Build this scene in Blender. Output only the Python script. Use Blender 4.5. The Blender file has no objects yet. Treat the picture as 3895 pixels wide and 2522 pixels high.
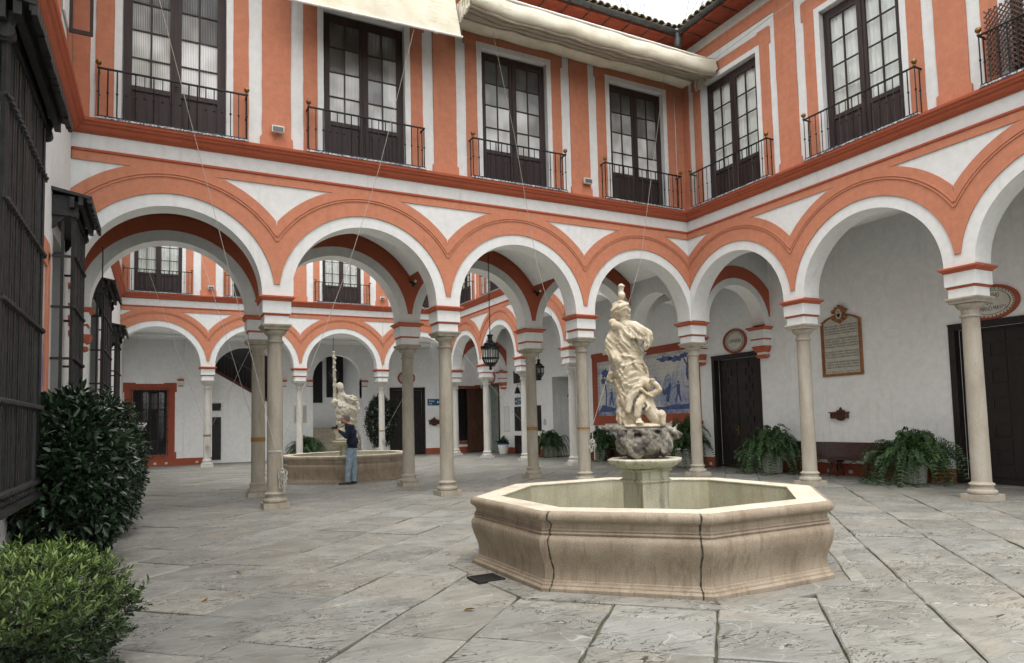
import bpy, bmesh, math, random
import numpy as np
from mathutils import Vector, Matrix, Quaternion
random.seed(11); rng = np.random.default_rng(5)
R = math.radians
scene = bpy.context.scene
COL = scene.collection
PI = math.pi

# ------------------------------------------------------------------ camera
cam_d = bpy.data.cameras.new('camera'); cam = bpy.data.objects.new('camera', cam_d); COL.objects.link(cam)
cam_d.sensor_fit = 'HORIZONTAL'; cam_d.sensor_width = 36.0; cam_d.lens = 23.866
cam_d.shift_y = 0.0446; cam_d.clip_start = 0.05; cam_d.clip_end = 600
_yaw, _pitch, _roll = 0.4789, 0.0657, -0.0237
_fw = Vector((math.sin(_yaw)*math.cos(_pitch), math.cos(_yaw)*math.cos(_pitch), math.sin(_pitch)))
_rt = Vector((math.cos(_yaw), -math.sin(_yaw), 0)); _up = _rt.cross(_fw)
_c, _s = math.cos(_roll), math.sin(_roll)
_r2 = _c*_rt + _s*_up; _u2 = -_s*_rt + _c*_up
_m = Matrix((_r2, _u2, -_fw)).transposed().to_4x4(); _m.translation = Vector((-13.113, -14.327, 1.6))
cam.matrix_world = _m
scene.camera = cam

# ------------------------------------------------------------------ overcast daylight
SUN_EL, SUN_AZ = R(74), R(208)          # azimuth clockwise from +Y: the light comes from behind the camera's left
world = bpy.data.worlds.new('World'); scene.world = world; world.use_nodes = True
nt = world.node_tree; nt.nodes.clear()
sky = nt.nodes.new('ShaderNodeTexSky'); sky.sky_type = 'NISHITA'; sky.sun_disc = False
sky.sun_elevation = SUN_EL; sky.sun_rotation = SUN_AZ; sky.air_density = 1.0; sky.dust_density = 4.0; sky.ozone_density = 1.0
hsv = nt.nodes.new('ShaderNodeHueSaturation'); hsv.inputs['Saturation'].default_value = 0.10; hsv.inputs['Value'].default_value = 1.85
tcw = nt.nodes.new('ShaderNodeTexCoord'); cn = nt.nodes.new('ShaderNodeTexNoise'); cn.inputs['Scale'].default_value = 3.2; cn.inputs['Detail'].default_value = 6
cr = nt.nodes.new('ShaderNodeMapRange'); cr.inputs['From Min'].default_value = 0.3; cr.inputs['From Max'].default_value = 0.7
cr.inputs['To Min'].default_value = 0.86; cr.inputs['To Max'].default_value = 1.12
mul = nt.nodes.new('ShaderNodeMixRGB'); mul.blend_type = 'MULTIPLY'; mul.inputs[0].default_value = 1.0
bg = nt.nodes.new('ShaderNodeBackground'); bg.inputs['Strength'].default_value = 0.15
wo = nt.nodes.new('ShaderNodeOutputWorld')
nt.links.new(sky.outputs[0], hsv.inputs['Color']); nt.links.new(tcw.outputs['Generated'], cn.inputs['Vector'])
nt.links.new(cn.outputs['Fac'], cr.inputs['Value']); nt.links.new(hsv.outputs[0], mul.inputs[1]); nt.links.new(cr.outputs[0], mul.inputs[2])
nt.links.new(mul.outputs[0], bg.inputs['Color']); nt.links.new(bg.outputs[0], wo.inputs['Surface'])
sd = bpy.data.lights.new('sun', 'SUN'); sd.energy = 0.5; sd.angle = R(35); sd.color = (1.0, 0.965, 0.91)
sun = bpy.data.objects.new('sun', sd); COL.objects.link(sun)
_sd = Vector((math.sin(SUN_AZ)*math.cos(SUN_EL), math.cos(SUN_AZ)*math.cos(SUN_EL), math.sin(SUN_EL)))
sun.rotation_euler = _sd.to_track_quat('Z', 'Y').to_euler()
vs = scene.view_settings; vs.view_transform = 'Standard'; vs.look = 'None'; vs.exposure = 0.66; vs.gamma = 1.0; vs.use_curve_mapping = False
scene.cycles.use_denoising = True; scene.cycles.max_bounces = 5; scene.cycles.diffuse_bounces = 3; scene.cycles.glossy_bounces = 2; scene.cycles.use_adaptive_sampling = True; scene.cycles.adaptive_threshold = 0.03
scene.cycles.use_fast_gi = True; scene.cycles.fast_gi_method = 'REPLACE'; scene.cycles.ao_bounces_render = 2; scene.cycles.ao_bounces = 2; world.light_settings.distance = 2.6
scene.cycles.transparent_max_bounces = 8; scene.cycles.transmission_bounces = 3; scene.cycles.caustics_reflective = False; scene.cycles.caustics_refractive = False

# ------------------------------------------------------------------ materials
MATS = {}
def nodes_of(name):
    m = bpy.data.materials.new(name); m.use_nodes = True; MATS[name] = m
    t = m.node_tree; return m, t, t.nodes['Principled BSDF']
def N(t, kind, **kw):
    n = t.nodes.new(kind)
    for k, v in kw.items():
        if k in n.inputs: n.inputs[k].default_value = v
        else: setattr(n, k, v)
    return n
def pos_node(t, scale=(1, 1, 1), space='Position'):
    if space == 'Position': s = N(t, 'ShaderNodeNewGeometry').outputs['Position']
    else: s = N(t, 'ShaderNodeTexCoord').outputs[space]
    mp = N(t, 'ShaderNodeMapping'); mp.inputs['Scale'].default_value = scale
    t.links.new(s, mp.inputs['Vector']); return mp.outputs[0]
def ramp(t, fac, stops):
    r = N(t, 'ShaderNodeValToRGB'); e = r.color_ramp.elements
    while len(e) < len(stops): e.new(0.5)
    for i, (p, c) in enumerate(stops): e[i].position = p; e[i].color = (*c, 1) if len(c) == 3 else c
    t.links.new(fac, r.inputs[0]); return r.outputs[0]
def mixc(t, fac, a, b, mode='MIX'):
    n = N(t, 'ShaderNodeMixRGB', blend_type=mode)
    for i, v in ((0, fac), (1, a), (2, b)):
        if isinstance(v, (int, float)): n.inputs[i].default_value = v
        elif isinstance(v, (tuple, list)): n.inputs[i].default_value = (*v[:3], 1)
        else: t.links.new(v, n.inputs[i])
    return n.outputs[0]
def noise(t, vec, scale, detail=5, rough=0.55, dist=0.0):
    n = N(t, 'ShaderNodeTexNoise', Scale=scale, Detail=detail, Roughness=rough, Distortion=dist); t.links.new(vec, n.inputs['Vector']); return n.outputs['Fac']
def bump(t, bsdf, h, strength=0.3, dist=0.01, prev=None):
    b = N(t, 'ShaderNodeBump', Strength=strength, Distance=dist); t.links.new(h, b.inputs['Height'])
    if prev is not None: t.links.new(prev, b.inputs['Normal'])
    t.links.new(b.outputs[0], bsdf.inputs['Normal']); return b.outputs[0]
def simple(name, col, rough=0.7, metallic=0.0, var=0.18, scale=8, bstr=0.15, bscale=40, bdist=0.004, spec=0.4, stretch=(1, 1, 1)):
    m, t, p = nodes_of(name)
    v = pos_node(t, stretch); f = noise(t, v, scale, 6)
    dk = tuple(c*(1-var) for c in col); lt = tuple(min(1, c*(1+var)) for c in col)
    t.links.new(ramp(t, f, [(0.3, dk), (0.7, lt)]), p.inputs['Base Color'])
    p.inputs['Roughness'].default_value = rough; p.inputs['Metallic'].default_value = metallic; p.inputs['Specular IOR Level'].default_value = spec
    if bstr > 0: bump(t, p, noise(t, v, bscale, 4), bstr, bdist)
    return m
def plaster(name, col, var=0.06, dirt=(0.42, 0.38, 0.33), dirt_amt=0.22, bstr=0.35):
    m, t, p = nodes_of(name); v = pos_node(t)
    big = noise(t, v, 0.9, 2, 0.6); mid = noise(t, v, 7, 3, 0.65)
    dk = tuple(c*(1-var) for c in col); lt = tuple(min(0.9, c*(1+var)) for c in col)
    base = ramp(t, mid, [(0.3, dk), (0.72, lt)])
    sv = pos_node(t, (3.0, 3.0, 0.35)); streak = noise(t, sv, 2.2, 4, 0.65)
    mask = ramp(t, streak, [(0.56, (0, 0, 0)), (0.8, (dirt_amt,)*3)])
    base = mixc(t, mask, base, dirt)
    mask2 = ramp(t, big, [(0.5, (0, 0, 0)), (0.8, (dirt_amt*0.55,)*3)])
    base = mixc(t, mask2, base, tuple(0.75*c for c in col))
    # small chips and cracks
    cn_ = noise(t, v, 23, 3, 0.7, 0.6); chip = ramp(t, cn_, [(0.24, (0.55,)*3), (0.275, (0, 0, 0))])
    base = mixc(t, chip, base, tuple(0.6*c+0.08 for c in col))
    t.links.new(base, p.inputs['Base Color']); p.inputs['Roughness'].default_value = 0.86; p.inputs['Specular IOR Level'].default_value = 0.25
    h = mixc(t, 0.35, noise(t, v, 11, 2, 0.5), noise(t, v, 90, 2, 0.6)); bump(t, p, h, bstr, 0.012)
    return m
plaster('white_plaster', (0.70, 0.70, 0.68), dirt_amt=0.3)
plaster('gallery_plaster', (0.80, 0.80, 0.785), dirt=(0.5, 0.46, 0.38), dirt_amt=0.3)
plaster('terracotta_plaster', (0.51, 0.205, 0.120), var=0.10, dirt=(0.33, 0.115, 0.065), dirt_amt=0.45)
plaster('red_moulding', (0.40, 0.105, 0.055), dirt=(0.19, 0.05, 0.03), dirt_amt=0.45)
plaster('red_skirting', (0.315, 0.08, 0.045), dirt=(0.28, 0.2, 0.16), dirt_amt=0.4)

def stone(name, cols, scale=3.0, stretch=(1, 1, 1), stain=None, stain_amt=0.5, bstr=0.3, rough=0.75, speck=0.35):
    m, t, p = nodes_of(name); v = pos_node(t, stretch); v0 = pos_node(t)
    f = noise(t, v, scale, 5, 0.62, 0.4)
    base = ramp(t, f, [(0.25 + 0.5*i/(len(cols)-1), c) for i, c in enumerate(cols)])
    sp = ramp(t, noise(t, v0, 130, 3, 0.6), [(0.35, (1-speck,)*3), (0.6, (1, 1, 1))])
    base = mixc(t, 1.0, base, sp, 'MULTIPLY')
    if stain:
        sv = pos_node(t, (7, 7, 0.8)); sf = noise(t, sv, 1.6, 4, 0.68)
        base = mixc(t, ramp(t, sf, [(0.5, (0, 0, 0)), (0.72, (stain_amt,)*3)]), base, stain)
    t.links.new(base, p.inputs['Base Color']); p.inputs['Roughness'].default_value = rough; p.inputs['Specular IOR Level'].default_value = 0.3
    bump(t, p, mixc(t, 0.5, noise(t, v, 14, 3, 0.65), noise(t, v0, 120, 2)), bstr, 0.008)
    return m
stone('column_stone_warm', [(0.27, 0.235, 0.18), (0.36, 0.325, 0.26), (0.43, 0.395, 0.325)], 2.0, (1.5, 1.5, 0.5), (0.22, 0.16, 0.09), 0.5)
stone('column_stone_pale', [(0.34, 0.295, 0.23), (0.43, 0.385, 0.315), (0.50, 0.46, 0.39)], 2.0, (1.5, 1.5, 0.5), (0.32, 0.26, 0.18), 0.45)
stone('column_stone_grey', [(0.46, 0.44, 0.40), (0.58, 0.56, 0.51), (0.66, 0.64, 0.6)], 2.0, (1.5, 1.5, 0.5), (0.3, 0.27, 0.22), 0.45)
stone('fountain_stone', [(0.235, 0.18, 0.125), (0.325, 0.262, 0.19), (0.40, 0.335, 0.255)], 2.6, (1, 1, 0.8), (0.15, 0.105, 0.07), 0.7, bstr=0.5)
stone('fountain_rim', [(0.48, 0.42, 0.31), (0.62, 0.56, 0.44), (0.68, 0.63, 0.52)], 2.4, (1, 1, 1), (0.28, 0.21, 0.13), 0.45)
stone('fountain_inside', [(0.38, 0.35, 0.25), (0.48, 0.445, 0.325), (0.58, 0.545, 0.43)], 1.8, (1, 1, 0.7), (0.32, 0.27, 0.16), 0.6)
stone('marble_statue', [(0.40, 0.305, 0.185), (0.58, 0.50, 0.37), (0.69, 0.635, 0.52)], 6, (1, 1, 1), (0.30, 0.22, 0.12), 0.5, bstr=0.25)
stone('far_statue_stone', [(0.48, 0.42, 0.33), (0.60, 0.55, 0.45), (0.66, 0.62, 0.53)], 5, (1, 1, 1), (0.28, 0.21, 0.13), 0.5)
stone('weathered_rock', [(0.03, 0.029, 0.025), (0.085, 0.078, 0.066), (0.25, 0.225, 0.18), (0.46, 0.42, 0.34)], 9, (1, 1, 1), (0.04, 0.037, 0.03), 0.7, bstr=0.8)
stone('pedestal_stone', [(0.42, 0.39, 0.27), (0.55, 0.52, 0.39), (0.6, 0.57, 0.46)], 3, (1, 1, 0.6), (0.11, 0.085, 0.05), 0.85)
simple('crack_fill', (0.045, 0.042, 0.03), 0.95, var=0.4, bstr=0.5)

def slab_mat(name='paving_stone'):
    m, t, p = nodes_of(name)
    v = pos_node(t); at = N(t, 'ShaderNodeAttribute', attribute_name='tint'); tint = at.outputs['Color']
    add = N(t, 'ShaderNodeVectorMath', operation='ADD'); t.links.new(v, add.inputs[0])
    sc = N(t, 'ShaderNodeVectorMath', operation='SCALE'); sc.inputs['Scale'].default_value = 37.0; t.links.new(tint, sc.inputs[0]); t.links.new(sc.outputs[0], add.inputs[1])
    vv = add.outputs[0]
    def rmap(deg, sx, sy):
        r_ = N(t, 'ShaderNodeMapping'); r_.inputs['Rotation'].default_value = (0, 0, R(deg)); r_.inputs['Scale'].default_value = (sx, sy, 1); t.links.new(vv, r_.inputs['Vector']); return r_.outputs[0]
    sv, sv2 = rmap(24, 0.9, 3.0), rmap(30, 1.0, 4.2)
    f = noise(t, vv, 2.4, 5, 0.62); fine = noise(t, vv, 38, 3, 0.7)
    base = ramp(t, f, [(0.28, (0.158, 0.152, 0.13)), (0.5, (0.215, 0.21, 0.185)), (0.72, (0.265, 0.257, 0.226))])
    base = mixc(t, 0.7, base, mixc(t, 1.0, base, tint, 'MULTIPLY'))
    warm = ramp(t, noise(t, vv, 1.1, 3), [(0.58, (0, 0, 0)), (0.74, (0.38,)*3)])
    base = mixc(t, warm, base, (0.31, 0.26, 0.18))
    base = mixc(t, ramp(t, fine, [(0.34, (0.5,)*3), (0.46, (0, 0, 0))]), base, (0.17, 0.165, 0.14))
    # flaking of the layered stone: contour steps of a stretched noise, broken up by a gate
    lay = noise(t, sv, 1.5, 4, 0.6, 0.7)
    mm = N(t, 'ShaderNodeMath', operation='MULTIPLY'); mm.inputs[1].default_value = 13.0; t.links.new(lay, mm.inputs[0])
    fr = N(t, 'ShaderNodeMath', operation='FRACT'); t.links.new(mm.outputs[0], fr.inputs[0])
    line = ramp(t, fr.outputs[0], [(0.0, (1, 1, 1)), (0.12, (1, 1, 1)), (0.20, (0, 0, 0))])
    gate = ramp(t, noise(t, vv, 1.5, 3, 0.6), [(0.47, (0, 0, 0)), (0.53, (1, 1, 1))])
    cut = mixc(t, 1.0, line, gate, 'MULTIPLY')
    pits = ramp(t, noise(t, sv2, 10, 3, 0.65, 0.3), [(0.31, (1, 1, 1)), (0.37, (0, 0, 0))])
    pits = mixc(t, 1.0, pits, ramp(t, noise(t, vv, 1.2, 2), [(0.46, (0, 0, 0)), (0.54, (1, 1, 1))]), 'MULTIPLY')
    dark = mixc(t, 1.0, cut, pits, 'LIGHTEN')
    base = mixc(t, mixc(t, 1.0, dark, (0.95, 0.95, 0.95), 'MULTIPLY'), base, (0.032, 0.030, 0.022))
    lip = mixc(t, 1.0, ramp(t, fr.outputs[0], [(0.86, (0, 0, 0)), (0.97, (0.35,)*3), (1.0, (0.1,)*3)]), gate, 'MULTIPLY')
    base = mixc(t, lip, base, (0.52, 0.50, 0.43))
    vein = ramp(t, noise(t, vv, 1.3, 2, 0.5, 1.2), [(0.497, (0, 0, 0)), (0.5, (0.45,)*3), (0.503, (0, 0, 0))])
    base = mixc(t, vein, base, (0.55, 0.53, 0.47))
    t.links.new(base, p.inputs['Base Color']); p.inputs['Specular IOR Level'].default_value = 0.4
    t.links.new(ramp(t, f, [(0.3, (0.5,)*3), (0.7, (0.75,)*3)]), p.inputs['Roughness'])
    h = mixc(t, 1.0, mixc(t, 0.5, fr.outputs[0], f), mixc(t, 1.0, cut, (0.7,)*3, 'MULTIPLY'), 'SUBTRACT')
    bump(t, p, h, 0.6, 0.014)
    return m
slab_mat()
def soil_mat():
    m, t, p = nodes_of('joint_soil'); v = pos_node(t)
    base = ramp(t, noise(t, v, 3.2, 6, 0.6), [(0.42, (0.045, 0.04, 0.03)), (0.54, (0.075, 0.07, 0.04)), (0.62, (0.055, 0.085, 0.015))])
    t.links.new(base, p.inputs['Base Color']); p.inputs['Roughness'].default_value = 0.95; bump(t, p, noise(t, v, 60, 5), 0.8, 0.01)
soil_mat()
simple('dark_wood', (0.034, 0.020, 0.0175), 0.62, var=0.35, scale=3, stretch=(6, 6, 0.6), bstr=0.25)
simple('black_door_wood', (0.017, 0.0135, 0.012), 0.42, var=0.3, scale=3, stretch=(6, 6, 0.6), bstr=0.25)
simple('brown_wood', (0.075, 0.028, 0.014), 0.5, var=0.4, scale=3, stretch=(6, 6, 0.6), bstr=0.25)
simple('bench_wood', (0.045, 0.02, 0.014), 0.33, var=0.4, scale=4, stretch=(6, 1, 6), bstr=0.2)
simple('black_iron', (0.014, 0.0145, 0.014), 0.5, metallic=0.25, var=0.35, scale=14, bstr=0.4, bscale=70, bdist=0.003)
simple('painted_iron', (0.017, 0.0175, 0.0165), 0.5, var=0.6, scale=9, bstr=0.5, bscale=45, bdist=0.004)
simple('brass', (0.26, 0.15, 0.045), 0.38, metallic=0.85, var=0.35, scale=30)
simple('gutter_lead', (0.075, 0.078, 0.08), 0.55, metallic=0.3, var=0.3, scale=5)
simple('roof_clay', (0.20, 0.165, 0.10), 0.9, var=0.55, scale=9, bstr=0.6, bscale=25, bdist=0.02)
simple('eave_red', (0.28, 0.055, 0.028), 0.8, var=0.3, scale=4)
simple('pot_clay', (0.30, 0.30, 0.27), 0.8, var=0.25, scale=9)
simple('pot_white', (0.72, 0.72, 0.70), 0.45, var=0.08, scale=9)
simple('pot_blue', (0.03, 0.05, 0.22), 0.4, var=0.1)
simple('sign_blue', (0.015, 0.085, 0.19), 0.4, var=0.06, bstr=0)
simple('sign_white', (0.8, 0.8, 0.8), 0.5, var=0.02, bstr=0)
simple('ink_blue', (0.02, 0.035, 0.10), 0.5, var=0.1, bstr=0)
simple('ink_black', (0.016, 0.015, 0.014), 0.6, var=0.1, bstr=0)
simple('ceramic_cream', (0.56, 0.53, 0.45), 0.35, var=0.12, scale=12, bstr=0.05)
simple('tablet_stone', (0.47, 0.45, 0.38), 0.5, var=0.14, scale=9, bstr=0.1)
simple('tablet_frame', (0.26, 0.11, 0.045), 0.6, var=0.3, scale=14)
simple('lamp_white', (0.62, 0.6, 0.55), 0.5, var=0.1, bstr=0)
simple('lamp_glass', (0.10, 0.11, 0.11), 0.2, var=0.1, bstr=0)
simple('rope_fibre', (0.42, 0.40, 0.35), 0.9, var=0.15, scale=60)
simple('strap_tape', (0.24, 0.13, 0.035), 0.8, var=0.25, scale=30)
simple('chain_iron', (0.02, 0.018, 0.016), 0.6, metallic=0.4, var=0.3)
simple('skin_tone', (0.48, 0.27, 0.19), 0.55, var=0.1, scale=30, bstr=0.05)
simple('navy_cloth', (0.009, 0.013, 0.032), 0.85, var=0.4, scale=14, bstr=0.5, bscale=30, bdist=0.008)
simple('denim_cloth', (0.22, 0.29, 0.35), 0.85, var=0.35, scale=10, bstr=0.6, bscale=26, bdist=0.008)
simple('shoe_leather', (0.045, 0.03, 0.022), 0.5, var=0.2)
simple('grey_hair', (0.16, 0.145, 0.13), 0.7, var=0.4, scale=60, bstr=0.6, bscale=120, bdist=0.006)
simple('camera_black', (0.011, 0.011, 0.012), 0.4, var=0.15)
simple('shirt_red', (0.38, 0.05, 0.045), 0.8, var=0.2)
simple('bark', (0.06, 0.045, 0.03), 0.9, var=0.3)
simple('drain_iron', (0.02, 0.019, 0.018), 0.6, metallic=0.3, var=0.3)
simple('vent_white', (0.55, 0.53, 0.48), 0.6, var=0.1, bstr=0)
simple('stair_red', (0.12, 0.035, 0.022), 0.8, var=0.2)
simple('dry_leaf', (0.30, 0.20, 0.07), 0.8, var=0.3)
simple('stair_stone', (0.30, 0.27, 0.22), 0.8, var=0.25, scale=5)
simple('dark_interior', (0.02, 0.02, 0.02), 0.9, var=0.2)
simple('green_glass', (0.30, 0.36, 0.32), 0.15, var=0.2, scale=4, bstr=0)
simple('notice_grey', (0.45, 0.44, 0.42), 0.5, var=0.25, scale=40, bstr=0)
simple('cord_grey', (0.28, 0.27, 0.25), 0.8, var=0.1)

def leaf_mat(name, a, b, rough=0.35, trans=0.0):
    m, t, p = nodes_of(name)
    at = N(t, 'ShaderNodeAttribute', attribute_name='tint')
    base = ramp(t, at.outputs['Fac'], [(0.0, a), (1.0, b)])
    v = pos_node(t); base = mixc(t, 1.0, base, ramp(t, noise(t, v, 30, 3), [(0.3, (0.75,)*3), (0.7, (1.15,)*3)]), 'MULTIPLY')
    t.links.new(base, p.inputs['Base Color']); p.inputs['Roughness'].default_value = rough; p.inputs['Specular IOR Level'].default_value = 0.5
    return m
leaf_mat('hedge_leaf', (0.010, 0.024, 0.011), (0.035, 0.068, 0.028), 0.3)
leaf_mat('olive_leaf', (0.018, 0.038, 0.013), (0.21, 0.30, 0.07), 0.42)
leaf_mat('fern_leaf', (0.013, 0.040, 0.011), (0.058, 0.125, 0.028), 0.55)
leaf_mat('ficus_leaf', (0.007, 0.017, 0.008), (0.022, 0.042, 0.018), 0.35)
leaf_mat('dry_stalk', (0.20, 0.17, 0.10), (0.34, 0.29, 0.18), 0.8)

def canvas_mat():
    m, t, p = nodes_of('awning_canvas'); v = pos_node(t)
    f = noise(t, v, 1.8, 6, 0.6)
    base = ramp(t, f, [(0.3, (0.55, 0.50, 0.37)), (0.7, (0.72, 0.68, 0.56))])
    sv = pos_node(t, (0.8, 6, 6)); st = ramp(t, noise(t, sv, 2.4, 7, 0.7), [(0.56, (0, 0, 0)), (0.7, (0.6,)*3)])
    base = mixc(t, st, base, (0.30, 0.22, 0.10))
    t.links.new(base, p.inputs['Base Color']); p.inputs['Roughness'].default_value = 0.9
    bump(t, p, mixc(t, 0.5, noise(t, v, 5, 4), noise(t, v, 60, 3)), 0.4, 0.02)
canvas_mat()
simple('awning_fold', (0.36, 0.315, 0.25), 0.9, var=0.25, scale=5, stretch=(0.6, 4, 4))
simple('grey_blind', (0.16, 0.16, 0.145), 0.8, var=0.15, scale=4, bstr=0)
simple('awning_pole', (0.74, 0.72, 0.66), 0.5, var=0.1)

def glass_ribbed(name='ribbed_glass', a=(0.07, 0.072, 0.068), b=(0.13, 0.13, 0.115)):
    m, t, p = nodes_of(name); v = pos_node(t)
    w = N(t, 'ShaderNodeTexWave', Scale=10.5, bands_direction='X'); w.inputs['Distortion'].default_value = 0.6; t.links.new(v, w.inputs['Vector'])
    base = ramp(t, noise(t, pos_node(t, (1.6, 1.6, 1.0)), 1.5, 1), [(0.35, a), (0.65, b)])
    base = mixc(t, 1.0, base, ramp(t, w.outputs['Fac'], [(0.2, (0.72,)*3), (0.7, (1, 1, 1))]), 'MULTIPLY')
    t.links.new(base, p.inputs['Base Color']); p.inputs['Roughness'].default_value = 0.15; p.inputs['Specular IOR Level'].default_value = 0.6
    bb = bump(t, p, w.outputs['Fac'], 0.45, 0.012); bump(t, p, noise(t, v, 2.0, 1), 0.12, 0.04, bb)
glass_ribbed('ribbed_glass_painted_bright', (0.46, 0.46, 0.42), (0.85, 0.86, 0.84)); glass_ribbed('ribbed_glass_painted_half', (0.17, 0.175, 0.16), (0.40, 0.40, 0.37))  # brighter copies of the ribbed glass: reflected light painted into the base colour
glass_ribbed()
def glass_clear():
    m, t, p = nodes_of('window_glass')
    tr = N(t, 'ShaderNodeBsdfTransparent'); tr.inputs[0].default_value = (0.97, 0.98, 0.97, 1)
    gl = N(t, 'ShaderNodeBsdfGlossy'); gl.inputs['Roughness'].default_value = 0.03
    lw_ = N(t, 'ShaderNodeLayerWeight', Blend=0.5); pw = N(t, 'ShaderNodeMath', operation='POWER'); pw.inputs[1].default_value = 4.0; t.links.new(lw_.outputs['Facing'], pw.inputs[0]); fr = N(t, 'ShaderNodeMath', operation='MULTIPLY_ADD'); fr.inputs[1].default_value = 0.55; fr.inputs[2].default_value = 0.05; t.links.new(pw.outputs[0], fr.inputs[0]); mx = N(t, 'ShaderNodeMixShader')
    v = pos_node(t); b = N(t, 'ShaderNodeBump', Strength=0.12, Distance=0.02); t.links.new(noise(t, v, 3, 2), b.inputs['Height']); t.links.new(b.outputs[0], gl.inputs['Normal'])
    t.links.new(fr.outputs[0], mx.inputs[0]); t.links.new(tr.outputs[0], mx.inputs[1]); t.links.new(gl.outputs[0], mx.inputs[2])
    t.links.new(mx.outputs[0], t.nodes['Material Output'].inputs['Surface'])
glass_clear()
simple('curtain_cloth', (0.84, 0.835, 0.80), 0.9, var=0.06, scale=5)
def water_mat():
    m, t, p = nodes_of('pool_water'); p.inputs['Base Color'].default_value = (0.16, 0.17, 0.12, 1); p.inputs['Roughness'].default_value = 0.05
    v = pos_node(t); bump(t, p, noise(t, v, 9, 3), 0.1, 0.01)
water_mat()
def azulejo(name, dark=(0.045, 0.075, 0.20), bias=0.0):
    # blue brush painting on cream tiles: washes, brush lines and a thin tile grid
    m, t, p = nodes_of(name); v = pos_node(t)
    a = noise(t, v, 1.3, 8, 0.66, 0.8); b = noise(t, pos_node(t, (1, 1.2, 2.2)), 5.5, 6, 0.6, 1.4)
    sep = N(t, 'ShaderNodeSeparateXYZ'); t.links.new(v, sep.inputs[0])
    zr = N(t, 'ShaderNodeMapRange'); zr.inputs['From Min'].default_value = 1.7; zr.inputs['From Max'].default_value = 3.9; zr.inputs['To Min'].default_value = 0.17+bias; zr.inputs['To Max'].default_value = -0.05+bias
    t.links.new(sep.outputs[2], zr.inputs['Value'])
    s = N(t, 'ShaderNodeMath', operation='ADD'); t.links.new(a, s.inputs[0]); t.links.new(zr.outputs[0], s.inputs[1])
    wash = ramp(t, s.outputs[0], [(0.54, (0, 0, 0)), (0.60, (0.3,)*3), (0.68, (0.7,)*3), (0.76, (1, 1, 1))])
    lines = ramp(t, b, [(0.47, (0, 0, 0)), (0.5, (0.75,)*3), (0.53, (0, 0, 0))])
    lines = mixc(t, 1.0, lines, ramp(t, s.outputs[0], [(0.44, (0, 0, 0)), (0.52, (1, 1, 1))]), 'MULTIPLY')
    k = mixc(t, 1.0, wash, lines, 'LIGHTEN')
    base = mixc(t, k, (0.60, 0.59, 0.54), mixc(t, noise(t, v, 9, 4), dark, tuple(2.6*c for c in dark)))
    br = N(t, 'ShaderNodeTexBrick', Scale=1.0, offset=0.0); br.inputs['Brick Width'].default_value = 0.14; br.inputs['Row Height'].default_value = 0.14
    br.inputs['Mortar Size'].default_value = 0.004; br.inputs['Color1'].default_value = (1, 1, 1, 1); br.inputs['Color2'].default_value = (0.93, 0.93, 0.93, 1); br.inputs['Mortar'].default_value = (0.6, 0.58, 0.55, 1)
    mp = N(t, 'ShaderNodeCombineXYZ'); t.links.new(sep.outputs[1], mp.inputs[0]); t.links.new(sep.outputs[2], mp.inputs[1]); t.links.new(mp.outputs[0], br.inputs['Vector'])
    base = mixc(t, 1.0, base, br.outputs['Color'], 'MULTIPLY')
    t.links.new(base, p.inputs['Base Color']); p.inputs['Roughness'].default_value = 0.28
azulejo('azulejo_scene'); azulejo('azulejo_dense', bias=0.12)
def floor_tile_edge():
    m, t, p = nodes_of('balcony_tile'); v = pos_node(t)
    k = ramp(t, noise(t, v, 26, 3, 0.5, 1.5), [(0.46, (0.62, 0.60, 0.54)), (0.52, (0.05, 0.06, 0.13))])
    t.links.new(k, p.inputs['Base Color']); p.inputs['Roughness'].default_value = 0.35
floor_tile_edge()

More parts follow.
